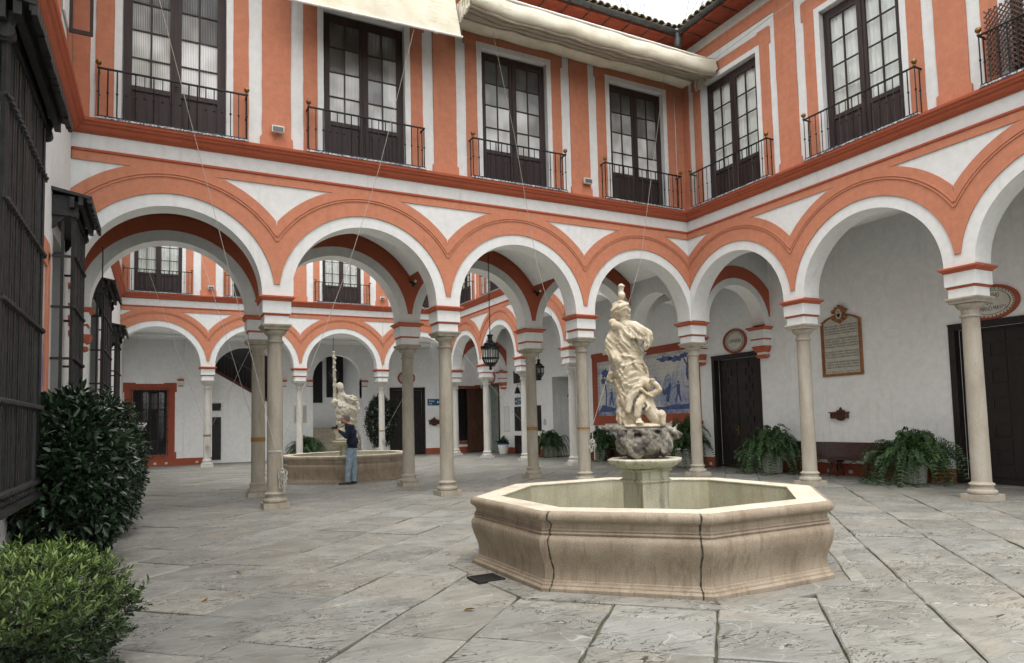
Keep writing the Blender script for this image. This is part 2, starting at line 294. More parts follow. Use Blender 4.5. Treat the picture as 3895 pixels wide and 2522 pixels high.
# ------------------------------------------------------------------ geometry helpers
def tag(o, label=None, cat=None, group=None, kind=None):
    if label: o['label'] = label
    if cat: o['category'] = cat
    if group: o['group'] = group
    if kind: o['kind'] = kind
    return o
def empty(name, loc=(0, 0, 0), rz=0.0, label=None, cat=None, group=None, kind=None):
    o = bpy.data.objects.new(name, None); COL.objects.link(o); o.location = loc; o.rotation_euler = (0, 0, rz); o.empty_display_size = 0.1
    return tag(o, label, cat, group, kind)
def mesh_obj(name, me, mat=None, parent=None, loc=None, rot=None, scale=None):
    o = bpy.data.objects.new(name, me); COL.objects.link(o)
    if mat and not me.materials: me.materials.append(MATS[mat])
    if parent is not None: o.parent = parent
    if loc is not None: o.location = loc
    if rot is not None: o.rotation_euler = rot
    if scale is not None: o.scale = scale
    return o
class MB:
    def __init__(s, xf=None): s.V = []; s.F = []; s.xf = xf
    def p(s, a, b, c):
        s.V.append(s.xf(a, b, c) if s.xf else (a, b, c)); return len(s.V)-1
    def f(s, *i): s.F.append(tuple(i))
    def box(s, a0, a1, b0, b1, c0, c1):
        q = [s.p(a, b, c) for a in (a0, a1) for b in (b0, b1) for c in (c0, c1)]
        for t in ((0, 1, 3, 2), (4, 6, 7, 5), (0, 4, 5, 1), (2, 3, 7, 6), (0, 2, 6, 4), (1, 5, 7, 3)): s.f(*[q[k] for k in t])
        return s
    def prism(s, poly, w0, w1):
        A = [s.p(u, w0, z) for u, z in poly]; B = [s.p(u, w1, z) for u, z in poly]; n = len(poly)
        s.f(*A); s.f(*B[::-1])
        for i in range(n): j = (i+1) % n; s.f(A[i], A[j], B[j], B[i])
        return s
    def flatprism(s, poly, z0, z1):
        A = [s.p(x, y, z0) for x, y in poly]; B = [s.p(x, y, z1) for x, y in poly]; n = len(poly)
        s.f(*A[::-1]); s.f(*B)
        for i in range(n): j = (i+1) % n; s.f(A[i], A[j], B[j], B[i])
        return s
    def strip(s, inner, outer, w0, w1):
        n = len(inner); g = []
        for k in range(n): g.append([s.p(*(inner[k][0], w0, inner[k][1])), s.p(outer[k][0], w0, outer[k][1]), s.p(inner[k][0], w1, inner[k][1]), s.p(outer[k][0], w1, outer[k][1])])
        for k in range(n-1):
            a, b = g[k], g[k+1]
            s.f(a[0], a[1], b[1], b[0]); s.f(a[2], b[2], b[3], a[3]); s.f(a[0], b[0], b[2], a[2]); s.f(a[1], a[3], b[3], b[1])
        s.f(*[g[0][i] for i in (0, 2, 3, 1)]); s.f(*[g[-1][i] for i in (0, 1, 3, 2)])
        return s
    def extr(s, prof, u0, u1, m0=0, m1=0):
        A = [s.p(u0+m0*w, w, z) for w, z in prof]; B = [s.p(u1+m1*w, w, z) for w, z in prof]; n = len(prof)
        s.f(*A); s.f(*B[::-1])
        for i in range(n): j = (i+1) % n; s.f(A[i], A[j], B[j], B[i])
        return s
    def lathe(s, cx, cy, prof, n=20, ph=0.0, sq=False):
        if sq: n = 4; ph = PI/4
        k = math.sqrt(2) if sq else 1.0
        rings = [[s.p(cx+k*r*math.cos(ph+2*PI*i/n), cy+k*r*math.sin(ph+2*PI*i/n), z) for i in range(n)] for r, z in prof]
        for a, b in zip(rings, rings[1:]):
            for i in range(n): j = (i+1) % n; s.f(a[i], a[j], b[j], b[i])
        s.f(*rings[0][::-1]); s.f(*rings[-1])
        return s
    def tube(s, pts, r, n=6, cap=True):
        pts = [Vector(p) for p in pts]; m = len(pts); rs = r if isinstance(r, (list, tuple)) else [r]*m
        rings = []; prev = None
        for i, p in enumerate(pts):
            d = (pts[min(i+1, m-1)]-pts[max(i-1, 0)])
            if d.length < 1e-9: d = Vector((0, 0, 1))
            d.normalize()
            if prev is None: a = d.orthogonal().normalized()
            else:
                a = prev - d*prev.dot(d)
                a = a.normalized() if a.length > 1e-6 else d.orthogonal().normalized()
            prev = a; b = d.cross(a)
            rings.append([s.p(*(p + (a*math.cos(2*PI*k/n) + b*math.sin(2*PI*k/n))*rs[i])) for k in range(n)])
        for A, B in zip(rings, rings[1:]):
            for k in range(n): j = (k+1) % n; s.f(A[k], A[j], B[j], B[k])
        if cap: s.f(*rings[0][::-1]); s.f(*rings[-1])
        return s
    def ball(s, c, r, nu=12, nv=8, sc=(1, 1, 1)):
        c = Vector(c); top = s.p(c.x, c.y, c.z+r*sc[2]); bot = s.p(c.x, c.y, c.z-r*sc[2]); rings = []
        for j in range(1, nv):
            a = PI*j/nv
            rings.append([s.p(c.x+r*sc[0]*math.sin(a)*math.cos(2*PI*i/nu), c.y+r*sc[1]*math.sin(a)*math.sin(2*PI*i/nu), c.z+r*sc[2]*math.cos(a)) for i in range(nu)])
        for i in range(nu): j = (i+1) % nu; s.f(top, rings[0][i], rings[0][j]); s.f(bot, rings[-1][j], rings[-1][i])
        for A, B in zip(rings, rings[1:]):
            for i in range(nu): j = (i+1) % nu; s.f(A[i], B[i], B[j], A[j])
        return s
    def mesh(s, name, mat=None, smooth=False, recalc=True, angle=None):
        me = bpy.data.meshes.new(name); me.from_pydata([tuple(v) for v in s.V], [], s.F)
        if recalc:
            bm = bmesh.new(); bm.from_mesh(me); bmesh.ops.recalc_face_normals(bm, faces=bm.faces); bm.to_mesh(me); bm.free()
        if smooth:
            me.polygons.foreach_set('use_smooth', [True]*len(me.polygons))
            if angle is None: angle = 35
            me.set_sharp_from_angle(angle=R(angle))
        if mat: me.materials.append(MATS[mat])
        me.update(); return me
    def build(s, name, mat, parent=None, smooth=False, bevel=0.0, recalc=True, angle=None):
        o = mesh_obj(name, s.mesh(name, mat, smooth, recalc, angle), None, parent)
        if bevel:
            b = o.modifiers.new('bevel', 'BEVEL'); b.width = bevel; b.segments = 2; b.limit_method = 'ANGLE'; b.angle_limit = R(40)
        return o
def copy_tree(o, parent=None, loc=None, rz=None):
    c = o.copy(); COL.objects.link(c)
    if parent is not None: c.parent = parent
    if loc is not None: c.location = loc
    if rz is not None: c.rotation_euler = (0, 0, rz)
    for ch in list(o.children): copy_tree(ch, c)
    return c
def text_mesh(name, body, size, mat, parent, M4, align='CENTER', width=None, ext=0.001, space=1.0):
    cu = bpy.data.curves.new(name, 'FONT'); cu.body = body; cu.size = size; cu.align_x = align; cu.align_y = 'CENTER'; cu.extrude = ext; cu.space_line = space; cu.resolution_u = 2
    t = bpy.data.objects.new(name+'_tmp', cu); COL.objects.link(t)
    dg = bpy.context.evaluated_depsgraph_get(); me = bpy.data.meshes.new_from_object(t.evaluated_get(dg)); bpy.data.objects.remove(t); bpy.data.curves.remove(cu)
    if width:
        xs = [v.co.x for v in me.vertices]; k = width/(max(xs)-min(xs)); me.transform(Matrix.Diagonal((k, 1, 1, 1)))
    me.transform(M4); me.materials.clear(); me.materials.append(MATS[mat])
    return mesh_obj(name, me, None, parent)
def frame_mat(origin, xdir, ydir):      # a flat frame in the scene: x and y axes on a wall
    x = Vector(xdir).normalized(); y = Vector(ydir).normalized(); z = x.cross(y)
    m = Matrix((x, y, z)).transposed().to_4x4(); m.translation = Vector(origin); return m

# ------------------------------------------------------------------ dimensions (metres)
XW = -14.57                      # face of the church wall
T = 0.25                         # arcade wall half thickness
D = 2.649                        # depth of the gallery between the patios
BF, BR, BS, BW = 3.687, 3.638, 3.623, 3.78
YB = D + 4*BS                    # axis of the far arcade
XG = 2.80                        # inner wall of the right gallery
YF = YB + 2.80                   # inner wall of the far gallery
ZS, ZC = 4.22, 4.25              # springing, arch centre
RI, RW_, RO = 1.565, 1.80, 2.36

PF = lambda u, w, z: (u, -w, z)
PR = lambda u, w, z: (-w, u, z)
PFF = lambda u, w, z: (u, YB-w, z)
PL = lambda u, w, z: (XW-T+w, u, z)
PD = lambda u, w, z: (u, D-w, z)

CORN = [(T-.02, 6.975), (.275, 6.978), (.28, 6.99), (.295, 7.00), (.325, 7.01), (.355, 7.035), (.37, 7.065), (.375, 7.085), (.41, 7.095), (.425, 7.11), (.43, 7.135), (.455, 7.145), (.465, 7.16), (.47, 7.205), (T-.02, 7.215)]

def arch_wall(mb, uc, b, Ri, zc, z0, zt, w0, w1, n=44):
    u0, u1 = uc-b/2, uc+b/2
    mb.box(u0, uc-Ri, w0, w1, z0, zt); mb.box(uc+Ri, u1, w0, w1, z0, zt)
    arc = [(uc-Ri, z0)] + [(uc+Ri*math.sin(a), zc+Ri*math.cos(a)) for a in [(-PI/2 + PI*k/n) for k in range(n+1)]] + [(uc+Ri, z0)]
    mb.strip(arc, [(u, zt) for u, z in arc], w0, w1)
def polar(uc, zc, r, b, zcap, th):
    s, c = abs(math.sin(th)), max(1e-6, math.cos(th))
    rr = min(r, (b/2)/max(s, 1e-6), (zcap-zc)/c if c > 1e-5 else 9)
    return (uc+rr*math.sin(th), zc+rr*math.cos(th))
def spandrel(mb, uc, b, Rin, Rout, zc, zcap, w0, w1, key=0.055, n=56):
    tm = math.asin(min(1, (b/2-key)/Rin)) if b/2-key < Rin else R(84)
    ths = [-tm + 2*tm*k/n for k in range(n+1)]
    mb.strip([(uc+Rin*math.sin(t), zc+Rin*math.cos(t)) for t in ths], [polar(uc, zc, Rout, b, zcap, t) for t in ths], w0, w1)
def ridge(mb, uc, b, r0, r1, zc, w0, w1, n=56):
    tm = math.asin(min(1, (b/2)/r1)); ths = [-tm + 2*tm*k/n for k in range(n+1)]
    mb.strip([polar(uc, zc, r0, b, 99, t) for t in ths], [polar(uc, zc, r1, b, 99, t) for t in ths], w0, w1)

def impost(mb_w, mb_r, x, y):
    mb_w.lathe(x, y, [(.235, 3.66), (.235, 3.832)], sq=True); mb_w.lathe(x, y, [(.275, 3.872), (.275, 4.122)], sq=True)
    mb_r.lathe(x, y, [(.238, 3.829), (.25, 3.84), (.25, 3.862), (.262, 3.8745)], sq=True)
    mb_r.lathe(x, y, [(.272, 4.118), (.285, 4.125), (.287, 4.14), (.305, 4.155), (.33, 4.175), (.345, 4.185), (.345, 4.212), (.335, 4.22), (.2, 4.223)], sq=True)
_colm = {}
def column(root, x, y, mat, r=1.0, label=None):
    k = (mat, r)
    if k not in _colm:
        sh = MB(); zs = [0.335 + (3.30-0.335)*i/10 for i in range(11)]
        sh.lathe(0, 0, [(.168*r, .30), (.166*r, .325)] + [(r*(.157 - .016*((i/10)**1.4)), z) for i, z in enumerate(zs)] + [(r*.146, 3.31)], 28)
        ba = MB(); ba.lathe(0, 0, [(.245, 0), (.245, .112)], sq=True)
        t = [(.215, .1125), (.228, .125), (.236, .145), (.236, .165), (.225, .188), (.205, .198), (.19, .2), (.186, .215), (.178, .235), (.182, .258), (.186, .262), (.196, .268), (.203, .28), (.203, .293), (.193, .306), (.176, .312), (.17, .318)]
        ba.lathe(0, 0, [(r*a if a < .2 else a, z) for a, z in t], 28)
        ca = MB(); ca.lathe(0, 0, [(.146*r, 3.30), (.166, 3.305), (.172, 3.318), (.172, 3.332), (.162, 3.343), (.143, 3.346), (.141, 3.43), (.150, 3.438), (.152, 3.448), (.160, 3.452), (.185, 3.468), (.208, 3.495), (.224, 3.525), (.226, 3.548), (.2, 3.556)], 28)
        ca.lathe(0, 0, [(.236, 3.5555), (.243, 3.558), (.246, 3.588), (.256, 3.595), (.272, 3.615), (.278, 3.622), (.285, 3.632), (.285, 3.652), (.275, 3.6605)], sq=True)
        iw, ir = MB(), MB(); impost(iw, ir, 0, 0)
        _colm[k] = (sh.mesh('column', mat, True), ba.mesh('base', mat, True), ca.mesh('capital', mat, True), iw.mesh('impost_block', 'white_plaster'), ir.mesh('impost_moulding', 'red_moulding'))
    a, b, c, d, e = _colm[k]
    o = mesh_obj('column', a, None, root, (x, y, 0))
    mesh_obj('base', b, None, o); mesh_obj('capital', c, None, o)
    w = mesh_obj('impost_block', d, None, o); mesh_obj('impost_moulding', e, None, o)
    bv = w.modifiers.new('bevel', 'BEVEL'); bv.width = .008; bv.segments = 2
    if label: o['label'] = label
    return o

# ---- tall glazed balcony doors
_wm = {}
def wavy(lo, hi, z0, z1, amp=.006, n=14):
    zs = [z0+(z1-z0)*i/n for i in range(n+1)]
    return [(lo+random.uniform(-amp, amp), z) for z in zs] + [(hi+random.uniform(-amp, amp), z) for z in reversed(zs)]
def window(root, P, uc, style, z0=7.235, zt=10.46, hw=.885, w=.07, detail=True):
    X = lambda a, b, c: P(uc+a, b, c)
    fr = MB(X)
    fr.box(-hw, -hw+.07, w-.06, w+.05, z0, zt); fr.box(hw-.07, hw, w-.06, w+.05, z0, zt); fr.box(-hw+.07, hw-.07, w-.06, w+.05, zt-.09, zt)
    fr.box(-.022, .022, w, w+.062, z0+.02, zt-.09)
    zg = z0+.86; zp = zg-.09; ztop = zt-.09
    o = None
    rows = 4; ph = (ztop-.09-zg)/rows
    panes = []; panels = []
    for s in (-1, 1):
        a, b = (.022, hw-.07) if s > 0 else (-hw+.07, -.022)
        st = .075
        fr.box(a, a+st, w, w+.045, z0+.02, ztop); fr.box(b-st, b, w, w+.045, z0+.02, ztop)
        fr.box(a+st, b-st, w, w+.045, ztop-.09, ztop); fr.box(a+st, b-st, w, w+.045, zp, zg); fr.box(a+st, b-st, w, w+.045, z0+.02, z0+.13)
        fr.box(a+st, b-st, w+.004, w+.02, z0+.13, zp)
        mid = (a+b)/2; fr.box(mid-.014, mid+.014, w+.008, w+.042, zg, ztop-.09)
        for r in range(rows):
            zb = zg+r*ph
            if r: fr.box(a+st, b-st, w+.01, w+.040, zb-.013, zb+.013)
            for (pa, pb) in ((a+st, mid-.014), (mid+.014, b-st)): panes.append((pa, pb, zb+(.013 if r else 0), zb+ph-(.013 if r < rows-1 else 0), r))
        pw = (b-a-2*st)/3
        for k in range(3): panels.append((a+st+k*pw+.025, a+st+(k+1)*pw-.025, z0+.17, zp-.04))
    o = fr.build('window', 'dark_wood', root)
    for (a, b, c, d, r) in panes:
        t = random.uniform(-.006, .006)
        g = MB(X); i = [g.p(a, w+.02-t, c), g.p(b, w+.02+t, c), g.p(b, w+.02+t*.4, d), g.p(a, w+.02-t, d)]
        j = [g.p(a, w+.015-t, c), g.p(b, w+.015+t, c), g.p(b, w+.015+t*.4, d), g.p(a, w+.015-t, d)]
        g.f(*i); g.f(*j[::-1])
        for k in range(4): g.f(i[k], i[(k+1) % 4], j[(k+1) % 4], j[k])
        g.build('pane', (('ribbed_glass_painted_bright', 'ribbed_glass_painted_bright' if random.random() < .8 else 'ribbed_glass_painted_half', 'ribbed_glass_painted_half' if random.random() < .7 else 'ribbed_glass', 'ribbed_glass')[r]) if style == 'ribbed' else 'window_glass', o)  # pane rows go bright to dark upwards, window reflections painted in by material
    for (a, b, c, d) in panels:
        g = MB(X); g.box(a, b, w+.01, w+.030, c, d); g.box(a+.02, b-.02, w+.030, w+.036, c+.02, d-.02); g.build('panel', 'dark_wood', o, bevel=.006)
    h = MB(X); h.box(-.012, .012, w+.062, w+.075, zg+.02, zg+.22); h.box(-.008, .05, w+.075, w+.09, zg+.10, zg+.12); h.build('latch', 'black_iron', o)
    if style == 'curtain':
        for s in (-1, 1):
            a, b = (.03, hw-.08) if s > 0 else (-hw+.08, -.03)
            g = MB(X); n = 46; c0 = []; c1 = []
            ph0 = random.random()*6
            for k in range(n+1):
                u = a+(b-a)*k/n; d = w-.06+.022*math.sin(k*1.15+ph0)+.012*math.sin(k*2.3+1.3*ph0)
                c0.append(g.p(u, d, zg-.05)); c1.append(g.p(u+.012*math.sin(k*.7+ph0), d+.006*math.sin(k), ztop))
            for k in range(n): g.f(c0[k], c0[k+1], c1[k+1], c1[k])
            g.build('curtain', 'curtain_cloth', o, smooth=True, recalc=False, angle=180)
        g = MB(X); g.box(-hw, hw, w-.35, w-.33, z0, zt); g.build('room_backing', 'dark_interior', o)
    return o
_bal = None
def balcony(root, P, uc, hw=1.25, w1=.46, z0=7.245, zt=8.155, n=17, balls=(1, 1), lattice=False):
    global _bal
    if _bal is None:
        b = MB(); b.box(-.0085, .0085, -.0085, .0085, 0, .88); b.lathe(0, 0, [(.008, .43), (.019, .436), (.022, .45), (.019, .464), (.008, .47)], 8)
        bb = MB(); bb.lathe(0, 0, [(.012, 0), (.03, .004), (.03, .014), (.014, .022), (.013, .04), (.03, .046)], 12); bb.ball((0, 0, .092), .052, 16, 12)
        _bal = (b.mesh('baluster', 'black_iron'), bb.mesh('ball_finial', 'brass', True, angle=50))
    X = lambda a, b, c: P(uc+a, b, c)
    m = MB(X)
    for z in (z0, zt-.025):
        h = .022 if z == z0 else .03
        m.box(-hw-.02, hw+.02, w1-.018, w1+.018, z, z+h)
        for s in (-1, 1): m.box(s*hw-.014, s*hw+.014, T-.02, w1-.018, z, z+h)
    o = m.build('balcony_railing', 'black_iron', root, bevel=.004)
    fl = MB(X); fl.box(-hw-.04, hw+.04, T-.03, w1+.028, 7.208, 7.240); fl.build('balcony_floor', 'balcony_tile', o)
    for k in range(n+1):
        u = -hw+2*hw*k/n
        mesh_obj('baluster', _bal[0], None, o, X(u, w1, z0+.01), (0, 0, random.choice((0, PI/4))))
    for s in (-1, 1):
        mesh_obj('baluster', _bal[0], None, o, X(s*hw, T+.07, z0+.01))
        if balls[0 if s < 0 else 1]: mesh_obj('ball_finial', _bal[1], None, o, X(s*hw, w1, zt))
    return o

def upper_floor(root, P, u0, u1, m0, m1, wins, pils, style, eave=True, bal=True, top=11.80, skip_glass=()):
    """wall above the gallery: openings at wins, pilasters at pils"""
    hw, z0, zo = .90, 7.2, 10.50; wf = .23
    mb = MB(P); us = sorted(wins); edges = [u0]
    for u in us: edges += [u-hw, u+hw]
    edges.append(u1)
    for k in range(0, len(edges), 2):
        if edges[k+1]-edges[k] > .01: mb.box(edges[k], edges[k+1], -.25, wf, z0, zo)
    mb.box(u0, u1, -.25, wf, zo, top)
    mb.build('upper_wall', 'white_plaster', root)
    for u in us:
        X = lambda a, b, c, u=u: P(u+a, b, c)
        s = MB(X)   # white surround, slightly raised
        s.prism(wavy(-1.02, -.895, 7.21, 10.495, .003), wf, wf+.022); s.prism(wavy(.895, 1.02, 7.21, 10.495, .003), wf, wf+.022); s.box(-1.02, 1.02, wf, wf+.022, 10.495, 10.62)
        s.build('window_surround', 'white_plaster', root)
        a = MB(X)   # terracotta architrave with ears
        a.prism(wavy(-1.31, -1.02, 7.21, 10.50), wf, wf+.014); a.prism(wavy(1.02, 1.31, 7.21, 10.50), wf, wf+.014)
        a.prism([(-1.365, 10.50), (-1.365, 10.90), (-1.32, 10.945), (-.98, 10.945), (-.95, 10.90), (.95, 10.90), (.98, 10.945), (1.32, 10.945), (1.365, 10.90), (1.365, 10.50), (1.02, 10.50), (1.02, 10.62), (-1.02, 10.62), (-1.02, 10.50)], wf, wf+.014)
        a.build('window_architrave', 'terracotta_plaster', root)
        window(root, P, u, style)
        if bal: balcony(root, P, u, **(bal.get(us.index(u), {}) if isinstance(bal, dict) else {}))
    for u in pils:
        a = MB(P); pz = wavy(-.28, .28, 7.47, 11.20); a.prism([(u+x, z) for x, z in pz], wf, wf+.028)
        a.prism([(u-.315, 7.21), (u-.315, 7.445), (u-.29, 7.48), (u+.29, 7.48), (u+.315, 7.445), (u+.315, 7.21)], wf, wf+.046)
        a.build('pilaster', 'terracotta_plaster', root)
    b = MB(P); b.extr([(wf, 11.20), (wf+.022, 11.20), (wf+.022, 11.44), (wf+.04, 11.455), (wf+.05, 11.47), (wf+.05, 11.50), (wf, 11.505)], u0, u1, m0, m1); b.build('upper_band', 'terracotta_plaster', root)
    if eave:
        e = MB(P); e.extr([(.0, 11.80), (.86, 11.735), (.88, 11.745), (.88, 11.80), (.0, 11.87)], u0, u1, m0, m1); ev = e.build('eave', 'eave_red', root)

def lower_arcade(root, P, bays, b, u0, u1, m0, m1, name='arcade_wall'):
    mb = MB(P)
    for uc in bays: arch_wall(mb, uc, b, RI + (b-BF)/2, ZC, ZS, 7.19, -T, T)
    mb.build('arcade_wall', 'white_plaster', root)
    ri = RI+(b-BF)/2; rw = ri+.235; ro = ri+.795
    for uc in bays:
        s = MB(P); spandrel(s, uc, b, rw, ro, ZC, 6.48, T-.01, T+.024)
        o = s.build('arch_spandrel', 'terracotta_plaster', root)
        r = MB(P); ridge(r, uc, b, ri+.55, ri+.576, ZC, T+.02, T+.042); ridge(r, uc, b, ri+.598, ri+.628, ZC, T+.02, T+.042); r.build('arch_moulding', 'terracotta_plaster', o)
    s = MB(P); s.extr([(T-.01, 6.48), (T+.0237, 6.48), (T+.0237, 6.64), (T-.01, 6.64)], u0, u1, m0, m1); s.build('string_band', 'terracotta_plaster', root)
    s = MB(P); s.extr([(T-.01, 6.64), (T+.036, 6.642), (T+.048, 6.655), (T+.052, 6.68), (T+.044, 6.694), (T-.01, 6.70)], u0, u1, m0, m1); s.build('string_moulding', 'red_moulding', root)
    s = MB(P); s.extr(CORN, u0, u1, m0, m1); s.build('cornice', 'red_moulding', root)

# ------------------------------------------------------------------ the wing between the two patios
mid = empty('gallery_wing', (0, 0, 0), label='two storey arcaded wing across the courtyard, terracotta and white, with four balconies', cat='building')
bays = [-BF*(k+.5) for k in range(4)]
lower_arcade(mid, PF, bays, BF, XW-T, 0, 1, -1)
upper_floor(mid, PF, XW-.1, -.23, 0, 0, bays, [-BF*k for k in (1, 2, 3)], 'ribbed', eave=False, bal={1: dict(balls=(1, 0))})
e = MB(PF); e.extr([(.0, 11.80), (.86, 11.735), (.88, 11.745), (.88, 11.80), (.0, 11.87)], XW-.1, 0, 0, -1); e.build('eave', 'eave_red', mid)
# narrow stripes beside the end walls
for a, b in ((-.50, -.23), (XW, XW+.27)):
    s = MB(PF); s.prism(wavy(a, b, 7.21, 11.2, .004), .229, .2573); s.build('pilaster', 'terracotta_plaster', mid)
for k in range(1, 4): column(mid, -BF*k, 0, 'column_stone_warm')
# rear arcade of the wing, its inner face towards the camera
mb = MB(PD)
for uc in bays: arch_wall(mb, uc, BF, RI, ZC, ZS, 6.9, -T, T)
mb.build('arcade_wall', 'white_plaster', mid)
for uc in bays:
    s = MB(PD); spandrel(s, uc, BF, RW_, 2.2, ZC, 9, T-.01, T+.02); o = s.build('arch_spandrel', 'red_moulding', mid)
    r = MB(PD); ridge(r, uc, BF, 2.10, 2.125, ZC, T+.016, T+.036); r.build('arch_moulding', 'red_moulding', o)
for k in range(1, 4): column(mid, -BF*k, D, 'column_stone_warm')
# vault cells running from the front to the rear arcade
for uc in bays:
    s = MB(); n = 28; rv = 2.20; tm = math.asin((BF/2)/rv); A = []; B = []
    for k in range(n+1):
        t = -tm+2*tm*k/n; x, z = uc+rv*math.sin(t), ZC+rv*math.cos(t)
        A.append((s.p(x, T-.02, z), s.p(x, T-.02, z+.05))); B.append((s.p(x, D-T+.02, z), s.p(x, D-T+.02, z+.05)))
    for k in range(n):
        s.f(A[k][0], A[k+1][0], B[k+1][0], B[k][0]); s.f(A[k][1], B[k][1], B[k+1][1], A[k+1][1])
    s.build('vault', 'gallery_plaster', mid, smooth=True)
rb = MB(); rb.box(XW, 0, D-.2, D+.23, 6.9, 11.8); rb.build('rear_wall', 'white_plaster', mid)
rb = MB(); rb.box(XW, 0, .0, D-.21, 7.0, 7.12); rb.build('upper_floor', 'white_plaster', mid)
rb = MB(); rb.box(XW, 0, -.1, D+.3, 11.87, 11.93); rb.build('roof_deck', 'eave_red', mid)
# half imposts on the church wall
for y in (0, D):
    iw, ir = MB(), MB(); impost(iw, ir, XW-.178, y)
    iw.build('impost_block', 'white_plaster', mid, bevel=.008); ir.build('impost_moulding', 'red_moulding', mid)
def corbel(root, x, y):      # stepped red corbel under a wall impost
    c = MB()
    c.lathe(x, y, [(.10, 3.30), (.16, 3.33), (.175, 3.37), (.175, 3.40)], sq=True); c.lathe(x, y, [(.15, 3.475), (.19, 3.50), (.215, 3.55), (.225, 3.60), (.24, 3.62), (.24, 3.655)], sq=True)
    c.build('corbel', 'red_moulding', root)
    c = MB(); c.lathe(x, y, [(.14, 3.398), (.14, 3.48)], sq=True); c.build('corbel_neck', 'white_plaster', root)
for y in (0, D): corbel(mid, XW-.10, y)

# ------------------------------------------------------------------ right hand wing, facing the first patio
rw = empty('right_wing', (0, 0, 0), label='right hand wing of the courtyard with arcade, lattice screened balcony and gallery', cat='building')
rbays = [-BR*(k+.5) for k in range(4)]
lower_arcade(rw, PR, rbays, BR, -16.2, 0, 0, -1)
upper_floor(rw, PR, -16.2, -.23, 0, 0, [-1.98, -5.58, -9.22, -12.86], [-3.76, -7.40, -11.04], 'curtain', eave=False,
            bal={3: dict(hw=1.30), 2: dict(), 1: dict(), 0: dict()})
e = MB(PR); e.extr([(.0, 11.80), (.86, 11.735), (.88, 11.745), (.88, 11.80), (.0, 11.87)], -16.2, 0, 0, -1); e.build('eave', 'eave_red', rw)
s = MB(PR); s.prism(wavy(-.50, -.23, 7.21, 11.2, .004), .229, .2573); s.build('pilaster', 'terracotta_plaster', rw)
column(rw, 0, 0, 'column_stone_pale')
for k in range(1, 5): column(rw, 0, -BR*k, 'column_stone_pale')

# ---- openings cut in the gallery walls: list of (u0, u1, z0, z1)
def holed_wall(mb, u0, u1, z0, z1, w0, w1, holes):
    holes = sorted(holes); cur = u0
    for (a, b, c, d) in holes:
        if a > cur: mb.box(cur, a, w0, w1, z0, z1)
        if c > z0+.001: mb.box(a, b, w0, w1, z0, c)
        if d < z1-.001: mb.box(a, b, w0, w1, d, z1)
        cur = b
    if u1 > cur: mb.box(cur, u1, w0, w1, z0, z1)
PG = lambda u, w, z: (XG-w, u, z)          # right gallery inner wall, w towards the patio
PB = lambda u, w, z: (u, YF-w, z)          # far gallery inner wall
def panelled_door(root, P, ua, ub, z1, mat='black_door_wood', rows=13, zb=0.03, w=-.16, frame=.14, leafs=2, handle=True):
    d = MB(P)
    for s_, a, b in ((0, ua, ua+frame), (1, ub-frame, ub)):
        d.box(a, b, w, .035, 0, z1-frame); d.box(a+.03 if not s_ else a, b if not s_ else b-.03, .035, .05, 0, z1-frame)
    d.box(ua, ub, w, .035, z1-frame, z1); d.box(ua, ub, .035, .055, z1-.05, z1)
    d.box(ua+frame, ub-frame, w-.05, w, zb, z1-frame)
    d.box(ua+frame, ub-frame, w-.05, w+.03, 0, .10)
    o = d.build('door', mat, root, bevel=.004)
    lw = (ub-ua-2*frame)/leafs; zz = .14; H = (z1-frame-.06-zz)/rows
    m1 = {}
    for l in range(leafs):
        a0 = ua+frame+l*lw+.05; a1 = ua+frame+(l+1)*lw-.05
        for r in range(rows):
            k = 3 if r % 2 else 2
            pw = (a1-a0)/k
            for c in range(k):
                key = k
                if key not in m1:
                    g = MB(); g.box(-pw/2+.03, pw/2-.03, -.001, .02, -H/2+.022, H/2-.022); me = g.mesh('door_panel', mat); m1[key] = me
                ctr = P(a0+pw*(c+.5), w, zz+H*(r+.5))
                oo = mesh_obj('door_panel', m1[key], None, o, ctr)
                ax = Vector(P(1, 0, 0))-Vector(P(0, 0, 0)); n_ = Vector(P(0, 1, 0))-Vector(P(0, 0, 0))
                oo.rotation_euler = Matrix((ax, n_, Vector((0, 0, 1)))).transposed().to_euler() if ax.cross(n_).z > 0 else Matrix((-ax, n_, Vector((0, 0, 1)))).transposed().to_euler()
    if handle:
        h = MB(P); mid_ = (ua+ub)/2+.1; h.box(mid_-.02, mid_+.02, w+.02, w+.03, 1.02, 1.30); h.box(mid_-.012, mid_+.10, w+.05, w+.065, 1.18, 1.20); h.box(mid_-.012, mid_+.012, w+.03, w+.055, 1.178, 1.202); h.build('handle', 'brass', o)
    return o
gl = [(.20, 2.20, 0, 3.56), (-7.6, -5.28, 0, 3.56), (10.7, 12.36, 0, 3.60), (13.35, 16.12, 1.14, 2.2), (13.6, 16.14, 0, .92), (17.9, 19.75, 0, 3.62)]
gw = MB(PG); holed_wall(gw, -16.2, 20.3, 0, 6.6, -.45, 0, [(.20, 2.20, 0, 3.56), (-7.6, -5.28, 0, 3.56), (10.7, 12.36, 0, 3.60), (17.9, 19.75, 0, 3.62)]); gw.build('gallery_wall', 'gallery_plaster', rw)
ce = MB(); ce.box(-.2, XG+.3, -16.2, 20.3, 6.42, 6.5); ce.build('gallery_ceiling', 'gallery_plaster', rw)
up = MB(); up.box(-.2, 3.2, -16.2, 20.3, 11.87, 11.93); up.build('roof_deck', 'eave_red', rw)
# red skirting pieces between the doors
for a, b in ((-16.2, -7.6), (-5.28, .20), (2.20, 10.7), (12.36, 17.9)): sk = MB(PG); sk.box(a, b, -.01, .014, 0, .31); sk.build('skirting', 'red_skirting', rw)
panelled_door(rw, PG, .20, 2.20, 3.56); panelled_door(rw, PG, -7.6, -5.28, 3.56, handle=False, rows=11)
